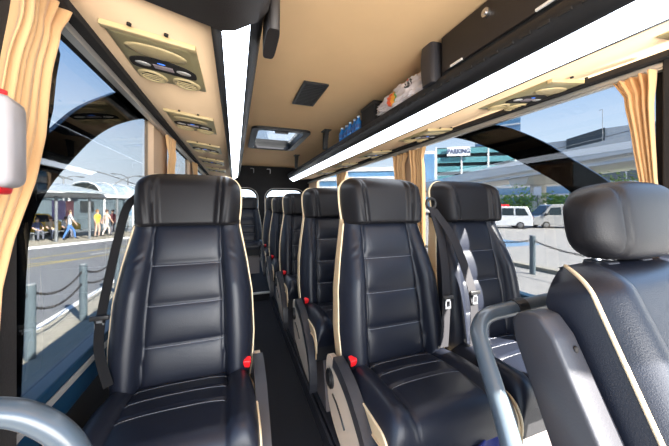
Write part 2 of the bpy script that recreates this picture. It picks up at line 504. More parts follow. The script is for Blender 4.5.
# dark end cap of the left rack
q = MB(); q.prism([(-0.455, H + 0.55), (-0.30, H + 0.53), (-0.062, H + 0.480), (-0.034, H + 0.474), (0.0, H + 0.482), (0.06, H + 0.52), (0.088, H + 0.555), (0.098, H + 0.60), (0.098, H + 0.68), (-0.455, H + 0.68)], 'y', 0.36, 0.80)
q.build('end_cap', M['darktrim'], rl, sharp=0.6)
def pod(parent, x0, x1, y0, y1, z0, z1, nm='end_pod', m=None, lean=0.05):
    q = MB()
    q.grid(lambda u, v: ((x0 + x1) / 2 + (x1 - x0) / 2 * math.copysign(abs(math.cos(2 * math.pi * u)) ** 0.45, math.cos(2 * math.pi * u)) * (1 - 0.25 * v ** 3),
                         (y0 + y1) / 2 + (y1 - y0) / 2 * math.copysign(abs(math.sin(2 * math.pi * u)) ** 0.45, math.sin(2 * math.pi * u)) * (0.75 + 0.25 * math.sin(math.pi * (0.15 + 0.7 * v))) + lean * v,
                         z0 + (z1 - z0) * v), 32, 12, closed_u=True)
    k = 32
    q.f.append(tuple(range(k))); q.mi.append(0)
    q.f.append(tuple(reversed(range(k * 11, k * 12)))); q.mi.append(0)
    return q.build(nm, m or M['slate'], parent, sharp=0.9)
pod(rl, 0.088, 0.128, 0.80, 1.0, H + 0.52, H + 0.70, m=M['darktrim'], lean=0.0)

# overhead locker closing the front of the right rack
lk = thing('overhead_locker', 'black overhead locker with round lock at front of right rack', 'locker', (0, 0, 0))
q = MB(); q.box(0.945, 1.36, 0.13, 1.085, H + 0.628, H + 0.825, b=0.006); q.build('body', M['blackplast'], lk, sharp=0.5)
q = MB(); q.box(0.932, 0.946, 0.14, 1.06, H + 0.642, H + 0.812, b=0.003); q.build('door', M['darktrim'], lk, sharp=0.5)
q = MB(); q.cyl((0.815, H + 0.765), 0.017, 'x', 0.932, 0.922); q.cyl((0.815, H + 0.765), 0.009, 'x', 0.922, 0.918, 16); q.build('lock', M['steel'], lk, sharp=0.5)
for y in (0.97, 0.59):
    q = MB(); q.box(0.925, 0.933, y - 0.035, y + 0.035, H + 0.640, H + 0.650, b=0.002); q.build('hinge', M['white'], lk)
pod(lk, 0.90, 1.0, 1.085, 1.19, H + 0.612, H + 0.822, 'end_pod', M['slate'], lean=0.02)

# ceiling brackets that hold the right rack
for k, (y, lb) in enumerate(((2.80, 'black bracket between ceiling and rack beside the roof hatch'), (4.30, 'black bracket between ceiling and rack next to the rear doors'))):
    b = thing('rack_bracket', lb, 'bracket', (0.91, y, 0), 0, 'rack brackets')
    q = MB(); q.prism([(-0.045, H + 0.819), (0.05, H + 0.819), (0.055, H + 0.76), (0.06, H + 0.625), (0.015, H + 0.625), (0.005, H + 0.70), (-0.02, H + 0.765)], 'x', -0.012, 0.03)
    q.build('arm', M['blackplast'], b)
    q = MB(); q.box(-0.03, 0.05, -0.06, 0.07, H + 0.811, H + 0.8195, b=0.003); q.build('base_plate', M['blackplast'], b)

# ------------------------------------------------------------------ reading light and air vent units under the racks
def unit():
    r = thing('air_vent_unit', 'x', 'air vent', (0, 0, 0), 0, 'air vent units under the racks')
    # local: x width 0.25, y 0 (near) .. 0.36 (far), z down
    q = MB()
    def sh(u, v):
        y = 0.36 * v
        hw = 0.126
        x = (u - 0.5) * 2 * hw
        e_ = min(1, min(u, 1 - u) / 0.12)
        ez = math.sin(e_ * math.pi / 2)
        ev = min(1, v / 0.04, (1 - v) / 0.22); ev = math.sin(max(0, ev) * math.pi / 2)
        return (x, y, -0.014 * (0.25 + 0.75 * ez) * (0.2 + 0.8 * ev))
    q.grid(sh, 30, 40)
    q.grid(lambda u, v: ((u - 0.5) * 0.252, 0.36 * v, 0.004), 2, 2)
    for vv in (0, 1):
        q.grid(lambda u, v: (sh(u, vv)[0], sh(u, vv)[1], sh(u, vv)[2] * (1 - v) + 0.004 * v), 30, 2)
    for uu in (0, 1):
        q.grid(lambda u, v: (sh(uu, u)[0], sh(uu, u)[1], sh(uu, u)[2] * (1 - v) + 0.004 * v), 40, 2)
    q.build('housing', M['olive'], r, sharp=0.7)
    q = MB(); q.box(-0.128, 0.128, -0.008, 0.014, -0.013, 0.004, b=0.003); q.build('lip', M['cream'], r, sharp=0.6)
    q = MB(); q.ell((0, 0.082, -0.014), 0.094, 0.044, 0.005, 28, 8); q.build('lamp_cover', M['cream'], r, smooth=True)
    q = MB()
    pts = []
    for k in range(40):
        a = 2 * math.pi * k / 40
        cx, cy = math.cos(a), math.sin(a)
        x = 0.108 * math.copysign(abs(cx) ** 0.75, cx)
        y = 0.185 + 0.050 * math.copysign(abs(cy) ** 0.6, cy) - 0.010 * (1 - (x / 0.108) ** 2) + 0.012 * (x / 0.108) ** 2
        pts.append((x, y))
    q.prism(pts, 'z', -0.010, -0.0165)
    cp_ = q.build('control_panel', M['hole'], r)
    q = MB(); q.box(-0.032, 0.032, 0.170, 0.200, -0.0182, -0.016, b=0.0005); q.build('display', M['lcd'], cp_)
    q = MB(); q.ell((-0.002, 0.155, -0.0168), 0.014, 0.005, 0.002, 14, 6); q.build('indicator', M['blueled'], cp_, smooth=True)
    for sx_ in (-1, 1):
        q = MB(); q.ell((sx_ * 0.066, 0.185, -0.0168), 0.026, 0.016, 0.003, 18, 6); q.build('button', M['button'], cp_, smooth=True)
    for sx_ in (-1, 1):
        q = MB(); q.torus((sx_ * 0.060, 0.292, -0.0125), 0.044, 0.008, 'z', 28, 8); 
        v_ = q.build('air_nozzle', M['cream'], r, smooth=True)
        q = MB(); q.cyl((sx_ * 0.060, 0.292), 0.040, 'z', -0.010, -0.0152, 24); q.build('nozzle_recess', M['hole'], v_)
        q = MB()
        for k in range(3):
            q.box(sx_ * 0.060 - 0.036, sx_ * 0.060 + 0.036, 0.274 + 0.017 * k, 0.278 + 0.017 * k, -0.0185, -0.0145)
        q.build('nozzle_fin', M['cream'], v_)
    for sx_ in (-0.045, 0.05):
        q = MB(); q.cyl((sx_, -0.03), 0.006, 'z', 0.001, -0.006, 12); q.build('screw', M['hole'], r)
    return r
UN = unit()
def rackz(x_left): return H + 0.557 - (x_left + 0.455) * (0.050 / 0.393) - 0.002
slope = math.atan(0.050 / 0.393)
first = True
words_l = ['nearest air vent unit under the left rack', 'second air vent unit from the front under the left rack', 'third air vent unit from the front under the left rack', 'fourth air vent unit from the front under the left rack', 'rearmost air vent unit under the left rack']
words_r = ['air vent unit at the near end of the right rack', 'air vent unit above the arched black band of the right window', 'air vent unit above the curtain pair under the right rack', 'air vent unit under the right rack above the second window', 'air vent unit under the right rack above the third window', 'rearmost air vent unit under the right rack']
for i, y in enumerate((0.985, 1.75, 2.53, 3.30, 4.07)):
    o = UN if first else copy_tree(UN)
    first = False
    o.location = (-0.245, y, rackz(-0.245)); o.rotation_euler = (0, slope, 0); o['label'] = 'olive beige ' + words_l[i]
for i, y in enumerate((0.10, 0.76, 1.53, 2.32, 3.10, 3.9)):
    o = copy_tree(UN)
    o.location = (1.01 + 0.335, y, rackz(-0.335)); o.rotation_euler = (0, -slope, 0); o['label'] = 'olive beige ' + words_r[i]

# ------------------------------------------------------------------ roof hatch and ceiling vent
ht = thing('roof_hatch', 'black framed roof hatch with glass, open to the sky', 'hatch', (0.47, 3.38, ZC))
def rrect(hx, hy, r, n=6):
    pts = []
    for cx, cy, a0 in ((hx - r, hy - r, 0), (-hx + r, hy - r, 1), (-hx + r, -hy + r, 2), (hx - r, -hy + r, 3)):
        for k in range(n + 1):
            a = math.pi / 2 * (a0 + k / n); pts.append((cx + r * math.cos(a), cy + r * math.sin(a)))
    return pts
def ringprism(outer, inner, z0, z1):
    q = MB(); n_ = len(outer)
    vs = [(*p_, z0) for p_ in outer] + [(*p_, z0) for p_ in inner] + [(*p_, z1) for p_ in outer] + [(*p_, z1) for p_ in inner]
    fs = []
    for i in range(n_):
        j = (i + 1) % n_
        fs += [(i, j, n_ + j, n_ + i), (2 * n_ + i, 3 * n_ + i, 3 * n_ + j, 2 * n_ + j), (i, 2 * n_ + i, 2 * n_ + j, j), (n_ + i, n_ + j, 3 * n_ + j, 3 * n_ + i)]
    return q.add(vs, fs)
ringprism(rrect(0.31, 0.52, 0.08), rrect(0.24, 0.44, 0.05), -0.022, 0.10).build('frame', M['blackplast'], ht, sharp=0.6)
q = MB(); q.prism(rrect(0.245, 0.445, 0.05), 'z', 0.020, 0.026); q.build('pane', M['glass'], ht)
q = MB(); q.tube(rounded([(-0.2, 0.40, -0.005), (-0.2, 0.40, -0.03), (0.2, 0.40, -0.03), (0.2, 0.40, -0.005)], 0.03), 0.018, 10); q.build('handle', M['slate'], ht, smooth=True)
q = MB(); q.box(-0.07, 0.07, -0.45, -0.40, -0.035, 0.0, b=0.006); q.build('latch', M['blackplast'], ht)
cut = MB(); cut.box(0.47 - 0.28, 0.47 + 0.28, 3.38 - 0.48, 3.38 + 0.48, ZC - 0.2, ZC + 0.4)
co = cut.build('hatch_cutter', None)
ceil_o = bpy.data.objects['ceiling']
bo = ceil_o.modifiers.new('hatch', 'BOOLEAN'); bo.object = co; bo.operation = 'DIFFERENCE'; bo.solver = 'EXACT'
dg = bpy.context.evaluated_depsgraph_get()
newme = bpy.data.meshes.new_from_object(ceil_o.evaluated_get(dg))
ceil_o.modifiers.clear(); ceil_o.data = newme
bpy.data.objects.remove(co)

cv = thing('ceiling_vent', 'black rectangular ceiling vent grille in the beige headliner', 'vent', (0.505, 1.94, ZC))
ringprism([(-0.085, -0.2), (0.085, -0.2), (0.085, 0.2), (-0.085, 0.2)], [(-0.068, -0.183), (0.068, -0.183), (0.068, 0.183), (-0.068, 0.183)], -0.012, 0.0).build('frame', M['blackplast'], cv)
q = MB(); q.box(-0.07, 0.07, -0.185, 0.185, -0.003, 0.0); q.build('backing', M['hole'], cv)
q = MB()
for k in range(14): q.box(-0.069, 0.069, -0.175 + 0.026 * k, -0.165 + 0.026 * k, -0.011, -0.003)
q.build('slat', M['blackplast'], cv)

# ------------------------------------------------------------------ curtains
def curtain(label, X, sgn, y0, y1, zt, zb, folds, flare, pinch_z, seed, ytop=None, belly=0.0, edges=None):
    """cloth hung along the wall; top flares, gathered at pinch_z"""
    rnd = random.Random(seed)
    ph = [rnd.uniform(0, 6.28) for _ in range(4)]
    yt0, yt1 = ytop or (y0 - flare, y1 + flare)
    q = MB(); NU, NV = 110, 60
    def fn(u, v):
        z = zt + (zb - zt) * v
        zp = (zt - pinch_z) / (zt - zb)
        k = max(0, 1 - v / zp) if zp > 0 else 0
        k2 = k ** 1.3
        a = y0 + (yt0 - y0) * k2; b = y1 + (yt1 - y1) * k2
        bel = belly * math.sin(math.pi * min(1, max(0, (v - zp) / (1 - zp)))) if v > zp else 0
        b2 = b + bel
        uu = u + 0.018 * math.sin(2 * math.pi * folds * 0.5 * u + ph[1] + 3 * v)
        if edges: a, b2 = lerp_tab(edges[0], z - H), lerp_tab(edges[1], z - H)
        y = a + (b2 - a) * uu
        amp = (0.016 + 0.010 * k) * (0.6 + 0.4 * math.sin(ph[0] + 5 * u))
        wv = math.sin(2 * math.pi * folds * u + ph[2] + 0.8 * math.sin(3 * v + ph[3])) + 0.35 * math.sin(4 * math.pi * folds * u + ph[1] + 2.2 * v)
        x = X + sgn * (0.034 + amp * wv + 0.010 * math.exp(-((v - zp) / 0.05) ** 2))
        return (x, y, z)
    q.grid(fn, NU, NV)
    me_o = q.build('curtain', M['curtain'], None, smooth=True)
    so = me_o.modifiers.new('thick', 'SOLIDIFY'); so.thickness = 0.003
    d_ = bpy.context.evaluated_depsgraph_get()
    nm_ = bpy.data.meshes.new_from_object(me_o.evaluated_get(d_)); me_o.modifiers.clear(); me_o.data = nm_
    for p_ in nm_.polygons: p_.use_smooth = True
    tag(me_o, label, 'curtain', 'window curtains')
    return me_o
curtain('apricot curtain in the left foreground, beside the white canister', XL, 1, 0.78, 0.935, H + 0.60, H - 0.55, 5, 0.0, H + 0.40, 3, None, 0.0,
        ([(-0.5, 0.60), (-0.16, 0.62), (0.06, 0.68), (0.2, 0.715), (0.45, 0.765), (0.6, 0.76)], [(-0.5, 0.69), (-0.16, 0.722), (-0.068, 0.752), (0.06, 0.818), (0.17, 0.852), (0.30, 0.868), (0.38, 0.872), (0.44, 0.89), (0.50, 0.935), (0.6, 0.985)]))
curtain('apricot curtain behind the front left seat, at the pillar', XL, 1, 2.20, 2.36, H + 0.50, H - 0.5, 4, 0.03, H + 0.36, 5)
curtain('short visible top of apricot curtain farthest back on the left wall', XL, 1, 3.40, 3.60, H + 0.50, H - 0.5, 4, 0.03, H + 0.36, 6)
curtain('apricot curtain at right edge, beside the dark front pillar', XR, -1, 0.555, 0.655, H + 0.50, H - 0.52, 4, 0.0, H + 0.38, 8, None, 0.0,
        ([(-0.5, 0.45), (-0.03, 0.525), (0.10, 0.54), (0.30, 0.55), (0.5, 0.545)], [(-0.5, 0.50), (-0.03, 0.571), (0.10, 0.588), (0.21, 0.604), (0.36, 0.622), (0.43, 0.632), (0.5, 0.668)]))
curtain('apricot curtain directly behind the window seat belt, nearer of the pillar pair', XR, -1, 1.86, 2.03, H + 0.49, H - 0.5, 5, 0.02, H + 0.40, 11)
curtain('apricot curtain on the far side of the dark pillar gap, right wall', XR, -1, 2.14, 2.30, H + 0.49, H - 0.5, 4, 0.03, H + 0.38, 12)
curtain('apricot curtain on the right wall between second and third window', XR, -1, 3.62, 3.86, H + 0.49, H - 0.5, 4, 0.03, H + 0.38, 13)

# black pillar cover with rounded visor end, top left, and felt panel on the right front pillar
vs = thing('sun_visor_bracket', 'dark rounded plastic cover at the top left corner', 'cover', (0, 0, 0))
q = MB(); q.box(XL + 0.01, XL + 0.095, 0.52, 0.80, H + 0.52, H + 0.66, b=0.02); q.build('shell', M['slate'], vs, sharp=0.8)
q = MB(); q.box(XL + 0.03, XL + 0.101, 0.795, 0.815, H + 0.515, H + 0.66, b=0.006); q.build('edge', M['blackplast'], vs, sharp=0.8)
q = MB(); q.box(XR - 0.035, XR + 0.02, 0.42, 0.53, 0.3, H + 0.535, b=0.006)
struct(q.build('trim_pillar_right', M['feltbrown']))
q = MB(); q.box(XL - 0.02, XL + 0.03, 0.45, 0.79, 0.3, H + 0.55, b=0.006)
struct(q.build('trim_pillar_left', M['feltbrown']))

# white canister with red cap by the left curtain
cn = thing('canister', 'white plastic canister with red cap and red base, hanging at left edge', 'canister', (-0.366, 0.575, H + 0.03), 0.2)
q = MB(); q.box(-0.045, 0.045, -0.035, 0.035, 0.0, 0.142, b=0.016)
for k in range(8): q.cyl((0.030, 0.020 + 0.014 * k), 0.0022, 'y', -0.0345, -0.036, 8, 1)
q.build('body', [M['canister'], M['button']], cn, sharp=0.9)
q = MB(); q.cyl((0.016, 0), 0.014, 'z', 0.142, 0.152, 20); q.build('cap', M['red'], cn, sharp=0.6)
q = MB(); q.box(-0.04, 0.028, -0.03, 0.03, -0.010, 0.006, b=0.006); q.build('base', M['red'], cn, sharp=0.9)
q = MB(); q.box(-0.13, -0.04, -0.01, 0.02, 0.05, 0.11, b=0.004); q.build('bracket', M['blackplast'], cn)

# ------------------------------------------------------------------ coach seats
HW = [(0.46, 0.212), (0.55, 0.226), (0.65, 0.233), (0.80, 0.227), (0.92, 0.209), (1.06, 0.182)]
CW = [(0.46, 0.136), (0.80, 0.124), (1.06, 0.110)]
GROOVES = (0.655, 0.79, 0.925)
def yb(z):
    return (z - 0.53) * 0.175 - 0.012 * math.sin(math.pi * min(1, max(0, (z - 0.5) / 0.56)))
def back_off(x, z):
    """how far the leather stands out (towards -y) at x, z"""
    a = abs(x); cw = lerp_tab(CW, z); hw = lerp_tab(HW, z)
    if a <= cw:
        zs = [0.50] + list(GROOVES) + [1.062]
        o = 0.0
        for za, zb_ in zip(zs, zs[1:]):
            if za <= z <= zb_:
                t = (z - za) / (zb_ - za)
                o = 0.015 * (max(0.0, math.sin(math.pi * t)) ** 0.40)
        e_ = max(0.0, 1 - (a / cw) ** 8)
        return o * (0.4 + 0.6 * e_) - 0.009 * math.exp(-((cw - a) / 0.005) ** 2)
    s_ = (a - cw) / max(1e-6, hw - cw)
    up = 0.055 * (math.sin(math.pi * min(1, s_ ** 0.75 * 0.98)) ** 0.62)
    fade = min(1.0, max(0.25, (1.10 - z) / 0.25))
    wr = 0.0020 * math.sin(z * 190 + a * 130) * math.exp(-((z - 0.95) / 0.035) ** 2) * math.sin(math.pi * min(1, s_))
    return up * fade - 0.03 * s_ ** 6 + wr - 0.009 * math.exp(-((a - cw) / 0.005) ** 2)
def uspace(n):
    return [(2 * i / (n - 1) - 1) for i in range(n)]

def seat(side_, name, belt):
    """side_ -1/+1: aisle on -x / +x. Faces -y, origin on the floor under the back hinge"""
    r = thing(name, 'x', 'coach seat')
    # --- backrest
    NU, NV = 71, 84
    us = uspace(NU)
    q = MB()
    z0, z1 = 0.46, 1.078
    vs = []
    for j in range(NV):
        z = z0 + (z1 - z0) * j / (NV - 1)
        hw = lerp_tab(HW, z)
        for u in us:
            x = u * hw
            vs.append((x, yb(z) - back_off(x, z), z))
    fs = [(j * NU + i, j * NU + i + 1, (j + 1) * NU + i + 1, (j + 1) * NU + i) for j in range(NV - 1) for i in range(NU - 1)]
    q.add(vs, fs)
    br = q.build('backrest', M['leather'], r, smooth=True)
    # tan gusset between leather and shell
    for sx_ in (-1, 1):
        q = MB()
        def gs(u, v):
            z = z0 + (z1 + 0.0 - z0) * u
            hw = lerp_tab(HW, z)
            return (sx_ * (hw + 0.004 * math.sin(math.pi * v)), yb(z) + 0.022 + 0.070 * v * (1.15 - 0.4 * u), z)
        q.grid(gs, 40, 5)
        q.build('side_gusset', M['tan'], r, smooth=True)
    # shell
    q = MB()
    def shf(u, v):
        z = 0.36 + (1.10 - 0.36) * v
        hw = lerp_tab(HW, z) - 0.004
        a = math.pi * u
        return (-hw * math.cos(a), yb(max(z, 0.46)) + 0.085 - 0.02 * v + 0.045 * math.sin(a) ** 0.5, z)
    q.grid(shf, 30, 24)
    q.build('back_shell', M['shell'], r, smooth=True)
    for sx_ in (-1, 1):
        q = MB()
        q.tube([(sx_ * (lerp_tab(HW, z) + 0.001), yb(z) + 0.024, z) for z in [z0 + 0.6 * k / 40 for k in range(41)]], 0.0036, 6)
        q.build('piping', M['piping'], br, smooth=True)
    for zg in GROOVES:
        q = MB()
        cw = lerp_tab(CW, zg)
        for dz in (-0.006,):
            z = zg + dz
            pts = [(x, yb(z) - back_off(x, z) - 0.0006, z) for x in [cw * 0.97 * (k / 20 - 1) for k in range(41)]]
            for k in range(0, 40, 1):
                a_, b_ = Vector(pts[k]), Vector(pts[k + 1])
                q.tube([a_, a_ + (b_ - a_) * 0.66], 0.0011, 4)
        q.build('stitching', M['stitch'], br)
    # --- headrest
    q = MB()
    hz0, hz1 = 1.060, 1.262
    def hhw(z):
        rr_ = 0.062; t = z - (hz1 - rr_)
        w = 0.178 + 0.008 * math.sin(math.pi * min(1, (z - hz0) / (hz1 - hz0)))
        if t > 0: w = w - rr_ + math.sqrt(max(0, rr_ * rr_ - t * t))
        return w
    def hfront(x, z):
        a = abs(x); v = (z - hz0) / (hz1 - hz0)
        o = 0.040 + 0.006 * math.sin(math.pi * v)
        s_ = max(0, (a - 0.100) / 0.10)
        cwz = 0.108 + 0.012 * v
        o += 0.030 * math.sin(math.pi * min(1, max(0, (a - cwz + 0.02) / 0.11)) ** 0.9)
        o -= 0.008 * math.exp(-((a - cwz) / 0.005) ** 2)
        d2 = a - (cwz + 0.034 - 0.02 * (1 - v))
        o -= 0.003 * math.exp(-(d2 / 0.004) ** 2)
        hw_ = hhw(z)
        o -= 0.075 * (a / max(hw_, 0.01)) ** 10
        o -= 0.075 * max(0, (v - 0.72) / 0.28) ** 2.5
        o -= 0.018 * max(0, (0.06 - v) / 0.06) ** 2
        return yb(z) - o
    NV2 = 44
    def tz(j): return hz0 + (hz1 - hz0) * (1 - (1 - j / (NV2 - 1)) ** 1.5)
    F_, B_ = [], []
    for j in range(NV2):
        z = tz(j); hw = hhw(z)
        F_.append([(u * hw, hfront(u * hw, z), z) for u in us])
        v = j / (NV2 - 1)
        B_.append([(u * hw, yb(z) + 0.048 + 0.045 * (1 - u * u) ** 0.5 * (1 - 0.5 * v * v), z) for u in us])
    vs = [p_ for row in F_ for p_ in row]; nF = len(vs); vs += [p_ for row in B_ for p_ in row]
    fs = []
    for j in range(NV2 - 1):
        for i in range(NU - 1):
            a = j * NU + i
            fs.append((a, a + 1, a + NU + 1, a + NU)); fs.append((nF + a, nF + a + NU, nF + a + NU + 1, nF + a + 1))
        for i in (0, NU - 1):
            a = j * NU + i; fs.append((a, a + NU, nF + a + NU, nF + a))
    for j in (0, NV2 - 1):
        for i in range(NU - 1):
            a = j * NU + i; fs.append((a, nF + a, nF + a + 1, a + 1))
    q.add(vs, fs)
    hr = q.build('headrest', M['leather2'], r, sharp=1.1)
    pp = [(-(hhw(tz(j)) + 0.003), yb(tz(j)) + 0.042, tz(j) - 0.005 * (j / (NV2 - 1)) ** 2) for j in range(NV2)] 
    pp2 = [(-x, y, z) for x, y, z in reversed(pp)]
    q = MB(); q.tube(pp + pp2, 0.0048, 6); q.build('piping', M['piping'], hr, smooth=True)
    # --- cushion
    q = MB()
    NW = 60
    CWC = 0.142
    def cush(u, w):
        # w 0 back .. 1 front and down the lip
        hw = 0.212 + 0.018 * min(1, w / 0.4)
        x = u * hw; a = abs(x)
        if w < 0.8:
            t = w / 0.8; y = 0.045 - 0.325 * t; z = 0.515 + 0.030 * t + 0.012 * math.sin(math.pi * t)
        else:
            t = (w - 0.8) / 0.2; an = t * math.pi / 2 * 1.15
            y = -0.28 - 0.062 * math.sin(an); z = 0.545 - 0.060 * (1 - math.cos(an)) - 0.03 * t * t
        s_ = (a - CWC) / max(1e-6, hw - CWC)
        o = 0.0
        if a > CWC:
            o = 0.022 * math.sin(math.pi * min(1, s_ * 0.95)) ** 0.7 - 0.045 * s_ ** 5
        else:
            o = 0.006 * (1 - (a / CWC) ** 4)
            for g_ in SEAMS:
                dw = w - (g_ + 0.014 * (a / CWC) ** 2)
                o -= 0.007 * math.exp(-(dw / 0.010) ** 2)
        o -= 0.006 * math.exp(-((a - CWC) / 0.005) ** 2)
        return (x, y, z + o)
    SEAMS = (0.18, 0.36, 0.55)
    vs = [cush(u, j / (NW - 1)) for j in range(NW) for u in us]
    fs = [(j * NU + i, j * NU + i + 1, (j + 1) * NU + i + 1, (j + 1) * NU + i) for j in range(NW - 1) for i in range(NU - 1)]
    # skirt to the base
    k = len(vs)
    edge = [j * NU for j in range(NW)] + [(NW - 1) * NU + i for i in range(1, NU)] + [j * NU + NU - 1 for j in range(NW - 2, -1, -1)]
    for e_ in edge:
        x, y, z = vs[e_]; vs.append((x * 0.985, y + 0.0, 0.43))
    for i in range(len(edge) - 1): fs.append((edge[i], edge[i + 1], k + i + 1, k + i))
    fs.append(tuple(range(k, k + len(edge))))
    q.add(vs, fs)
    cu = q.build('cushion', M['leather'], r, sharp=1.2)
    pp = [cush(-1, j / (NW - 1)) for j in range(NW)]
    for sx_ in (-1, 1):
        q = MB()
        q.tube([(sx_ * abs(p_[0]) * 1.004, p_[1], p_[2] + 0.001) for p_ in pp], 0.0038, 6)
        q.build('piping', M['piping'], cu, smooth=True)
    for sx_ in (-1, 1):
        q = MB()
        q.tube([(sx_ * (abs(p_[0]) + 0.004), p_[1], p_[2] - 0.028 - 0.02 * math.sin(math.pi * i / len(pp))) for i, p_ in enumerate(pp)], 0.0030, 6)
        def tg(u, v):
            p_ = cush(-1, u); h = 0.026 + 0.02 * math.sin(math.pi * u)
            return (sx_ * (abs(p_[0]) + 0.003), p_[1], p_[2] - h * v)
        q.grid(tg, 40, 3)
        q.build('side_gusset', M['tan'], cu, smooth=True)
    for g_ in SEAMS:
        q = MB()
        for k in range(-18, 18):
            for kk in (0.0,):
                x0, x1 = CWC * 0.97 * k / 18, CWC * 0.97 * (k + 0.66) / 18
                hwv = 0.212 + 0.018 * min(1, g_ / 0.4)
                pa = cush(x0 / hwv, g_ + 0.022 + 0.014 * (x0 / CWC) ** 2); pb = cush(x1 / hwv, g_ + 0.022 + 0.014 * (x1 / CWC) ** 2)
                q.tube([(pa[0], pa[1], pa[2] + 0.0008), (pb[0], pb[1], pb[2] + 0.0006)], 0.0008, 4)
        q.build('stitching', M['stitch'], cu)
    # --- base and side cover
    q = MB(); q.box(-0.222, 0.222, -0.30, 0.10, 0.335, 0.436, b=0.008); q.build('seat_frame', M['shell'], r)
    q = MB(); q.prism([(-0.33, 0.0), (0.06, 0.0), (0.02, 0.33), (-0.25, 0.33)], 'x', -0.17, 0.17); q.build('pedestal', M['mauve'], r)
    if side_:
        s1 = side_
        x0, x1 = 0.238 * s1, 0.260 * s1
        outline = bez([(0.085, 0, 0.36), (0.115, 0, 0.46), (0.095, 0, 0.535), (0.03, 0, 0.545), (-0.03, 0, 0.52), (-0.13, 0, 0.475), (-0.24, 0, 0.40), (-0.31, 0, 0.30), (-0.32, 0, 0.25), (-0.24, 0, 0.245), (-0.10, 0, 0.27), (0.03, 0, 0.31), (0.085, 0, 0.36)], 5)[:-1]
        q = MB(); q.prism([(p_.x, p_.z) for p_ in outline], 'x', x0, x1)
        sc = q.build('side_cover', M['beigeplast'], r, sharp=0.6)
        q = MB(); q.cyl((0.055, 0.462), 0.036, 'x', x1, x1 + 0.008 * s1, 28); q.cyl((0.055, 0.462), 0.026, 'x', x1 + 0.008 * s1, x1 + 0.013 * s1, 28)
        q.build('recline_knob', M['blackplast'], sc, sharp=0.6)
        q = MB(); q.tube([(x1 + 0.001 * s1, 0.03 - 0.04 * k, 0.415 - 0.016 * k + 0.01 * math.sin(k)) for k in range(4)], 0.004, 6); q.build('lever', M['blackplast'], sc, smooth=True)
        # dark rail between cover and cushion
        rail = bez([(0.01, 0, 0.568), (-0.05, 0, 0.56), (-0.14, 0, 0.53), (-0.25, 0, 0.455), (-0.325, 0, 0.36), (-0.345, 0, 0.25)], 6)
        up_ = [(p_.x, p_.z) for p_ in rail]; dn = [(p_.x + 0.012, p_.z - 0.045) for p_ in reversed(rail)]
        q = MB(); q.prism(up_ + dn, 'x', 0.228 * s1, 0.266 * s1); q.build('side_rail', M['railblack'], r, sharp=0.6)
        # buckle on its stalk
        bk = MB(); bk.box(-0.016, 0.016, -0.012, 0.012, 0.0, 0.048, b=0.004)
        bko = bk.build('buckle', M['blackplast'], r, sharp=0.6, loc=(0.200 * s1, -0.018, 0.532)); bko.rotation_euler = (0.35, 0.15 * s1, 0)
        q = MB(); q.box(-0.013, 0.013, -0.0145, 0.012, 0.022, 0.0505, b=0.003); q.build('release_button', M['red'], bko, sharp=0.6)
        q = MB(); q.tube([(0.205 * s1, 0.0, 0.535), (0.205 * s1, 0.04, 0.48)], 0.006, 6); q.build('buckle_stalk', M['blackplast'], r)
    return r

SL = seat(1, 'coach_seat', False)
SL.location = (-0.165, 1.085, 0.0); SL['label'] = 'black leather single seat beside the left window, nearest on the left'
SL['group'] = 'black leather coach seats'
SR = seat(-1, 'coach_seat', False)
SR['group'] = 'black leather coach seats'
SW = seat(0, 'coach_seat', False)
SW['group'] = 'black leather coach seats'
XA, XW = 0.612, 1.090
SR.location = (XA, 0.96, 0.0); SR['label'] = 'nearest aisle seat of the right pairs, black leather with red buckle'
SW.location = (XW, 0.96, 0.0); SW['label'] = 'sunlit window seat of the front right pair, striped by sunlight'
SR2 = copy_tree(SR); SR2.location = (XA, 1.655, 0.0); SR2['label'] = 'second black aisle seat from the front in the right row'
b = copy_tree(SW); b.location = (XW, 1.655, 0.0); b['label'] = 'black window seat directly behind the sunlit window seat'
for y, l1, l2 in ((2.42, 'third black aisle seat from the front in the right row', 'black window seat in the third right pair from the front'),
                  (3.22, 'fourth black aisle seat from the front in the right row', 'black window seat in the fourth right pair from the front'),
                  (4.0, 'fifth black aisle seat from the front in the right row, last before the rear bench', None)):
    zz = 0.1 - 0.075 if y > 3.45 else 0.0
    a_ = copy_tree(SR); a_.location = (XA - 0.005, y, zz); a_['label'] = l1
    if l2: b = copy_tree(SW); b.location = (XW, y, zz); b['label'] = l2
a_ = copy_tree(SW); a_.location = (0.19, 4.75, 0.04); a_['label'] = 'black rear bench seat at the end of the aisle below the hooks'
SL2 = copy_tree(SL); SL2.location = (-0.165, 1.93, 0.0); SL2['label'] = 'black single seat hidden behind the front left seat'

# ------------------------------------------------------------------ seat belts
def strap(mb, pts, w, nrm, th=0.0022):
    P = bez(pts, 10); n_ = Vector(nrm).normalized()
    L_ = []; 
    for i, p_ in enumerate(P):
        t = (P[min(i + 1, len(P) - 1)] - P[max(i - 1, 0)]).normalized()
        sdir = t.cross(n_).normalized()
        ww = w[min(int(i / len(P) * len(w)), len(w) - 1)] if isinstance(w, list) else w
        L_.append((p_, sdir * ww / 2))
    vs, fs = [], []
    for p_, s_ in L_:
        vs += [p_ - s_ - n_ * th / 2, p_ + s_ - n_ * th / 2, p_ + s_ + n_ * th / 2, p_ - s_ + n_ * th / 2]
    for i in range(len(L_) - 1):
        for k in range(4):
            fs.append((4 * i + k, 4 * i + (k + 1) % 4, 4 * i + 4 + (k + 1) % 4, 4 * i + 4 + k))
    fs += [(3, 2, 1, 0), tuple(4 * (len(L_) - 1) + k for k in range(4))]
    mb.add(vs, fs)
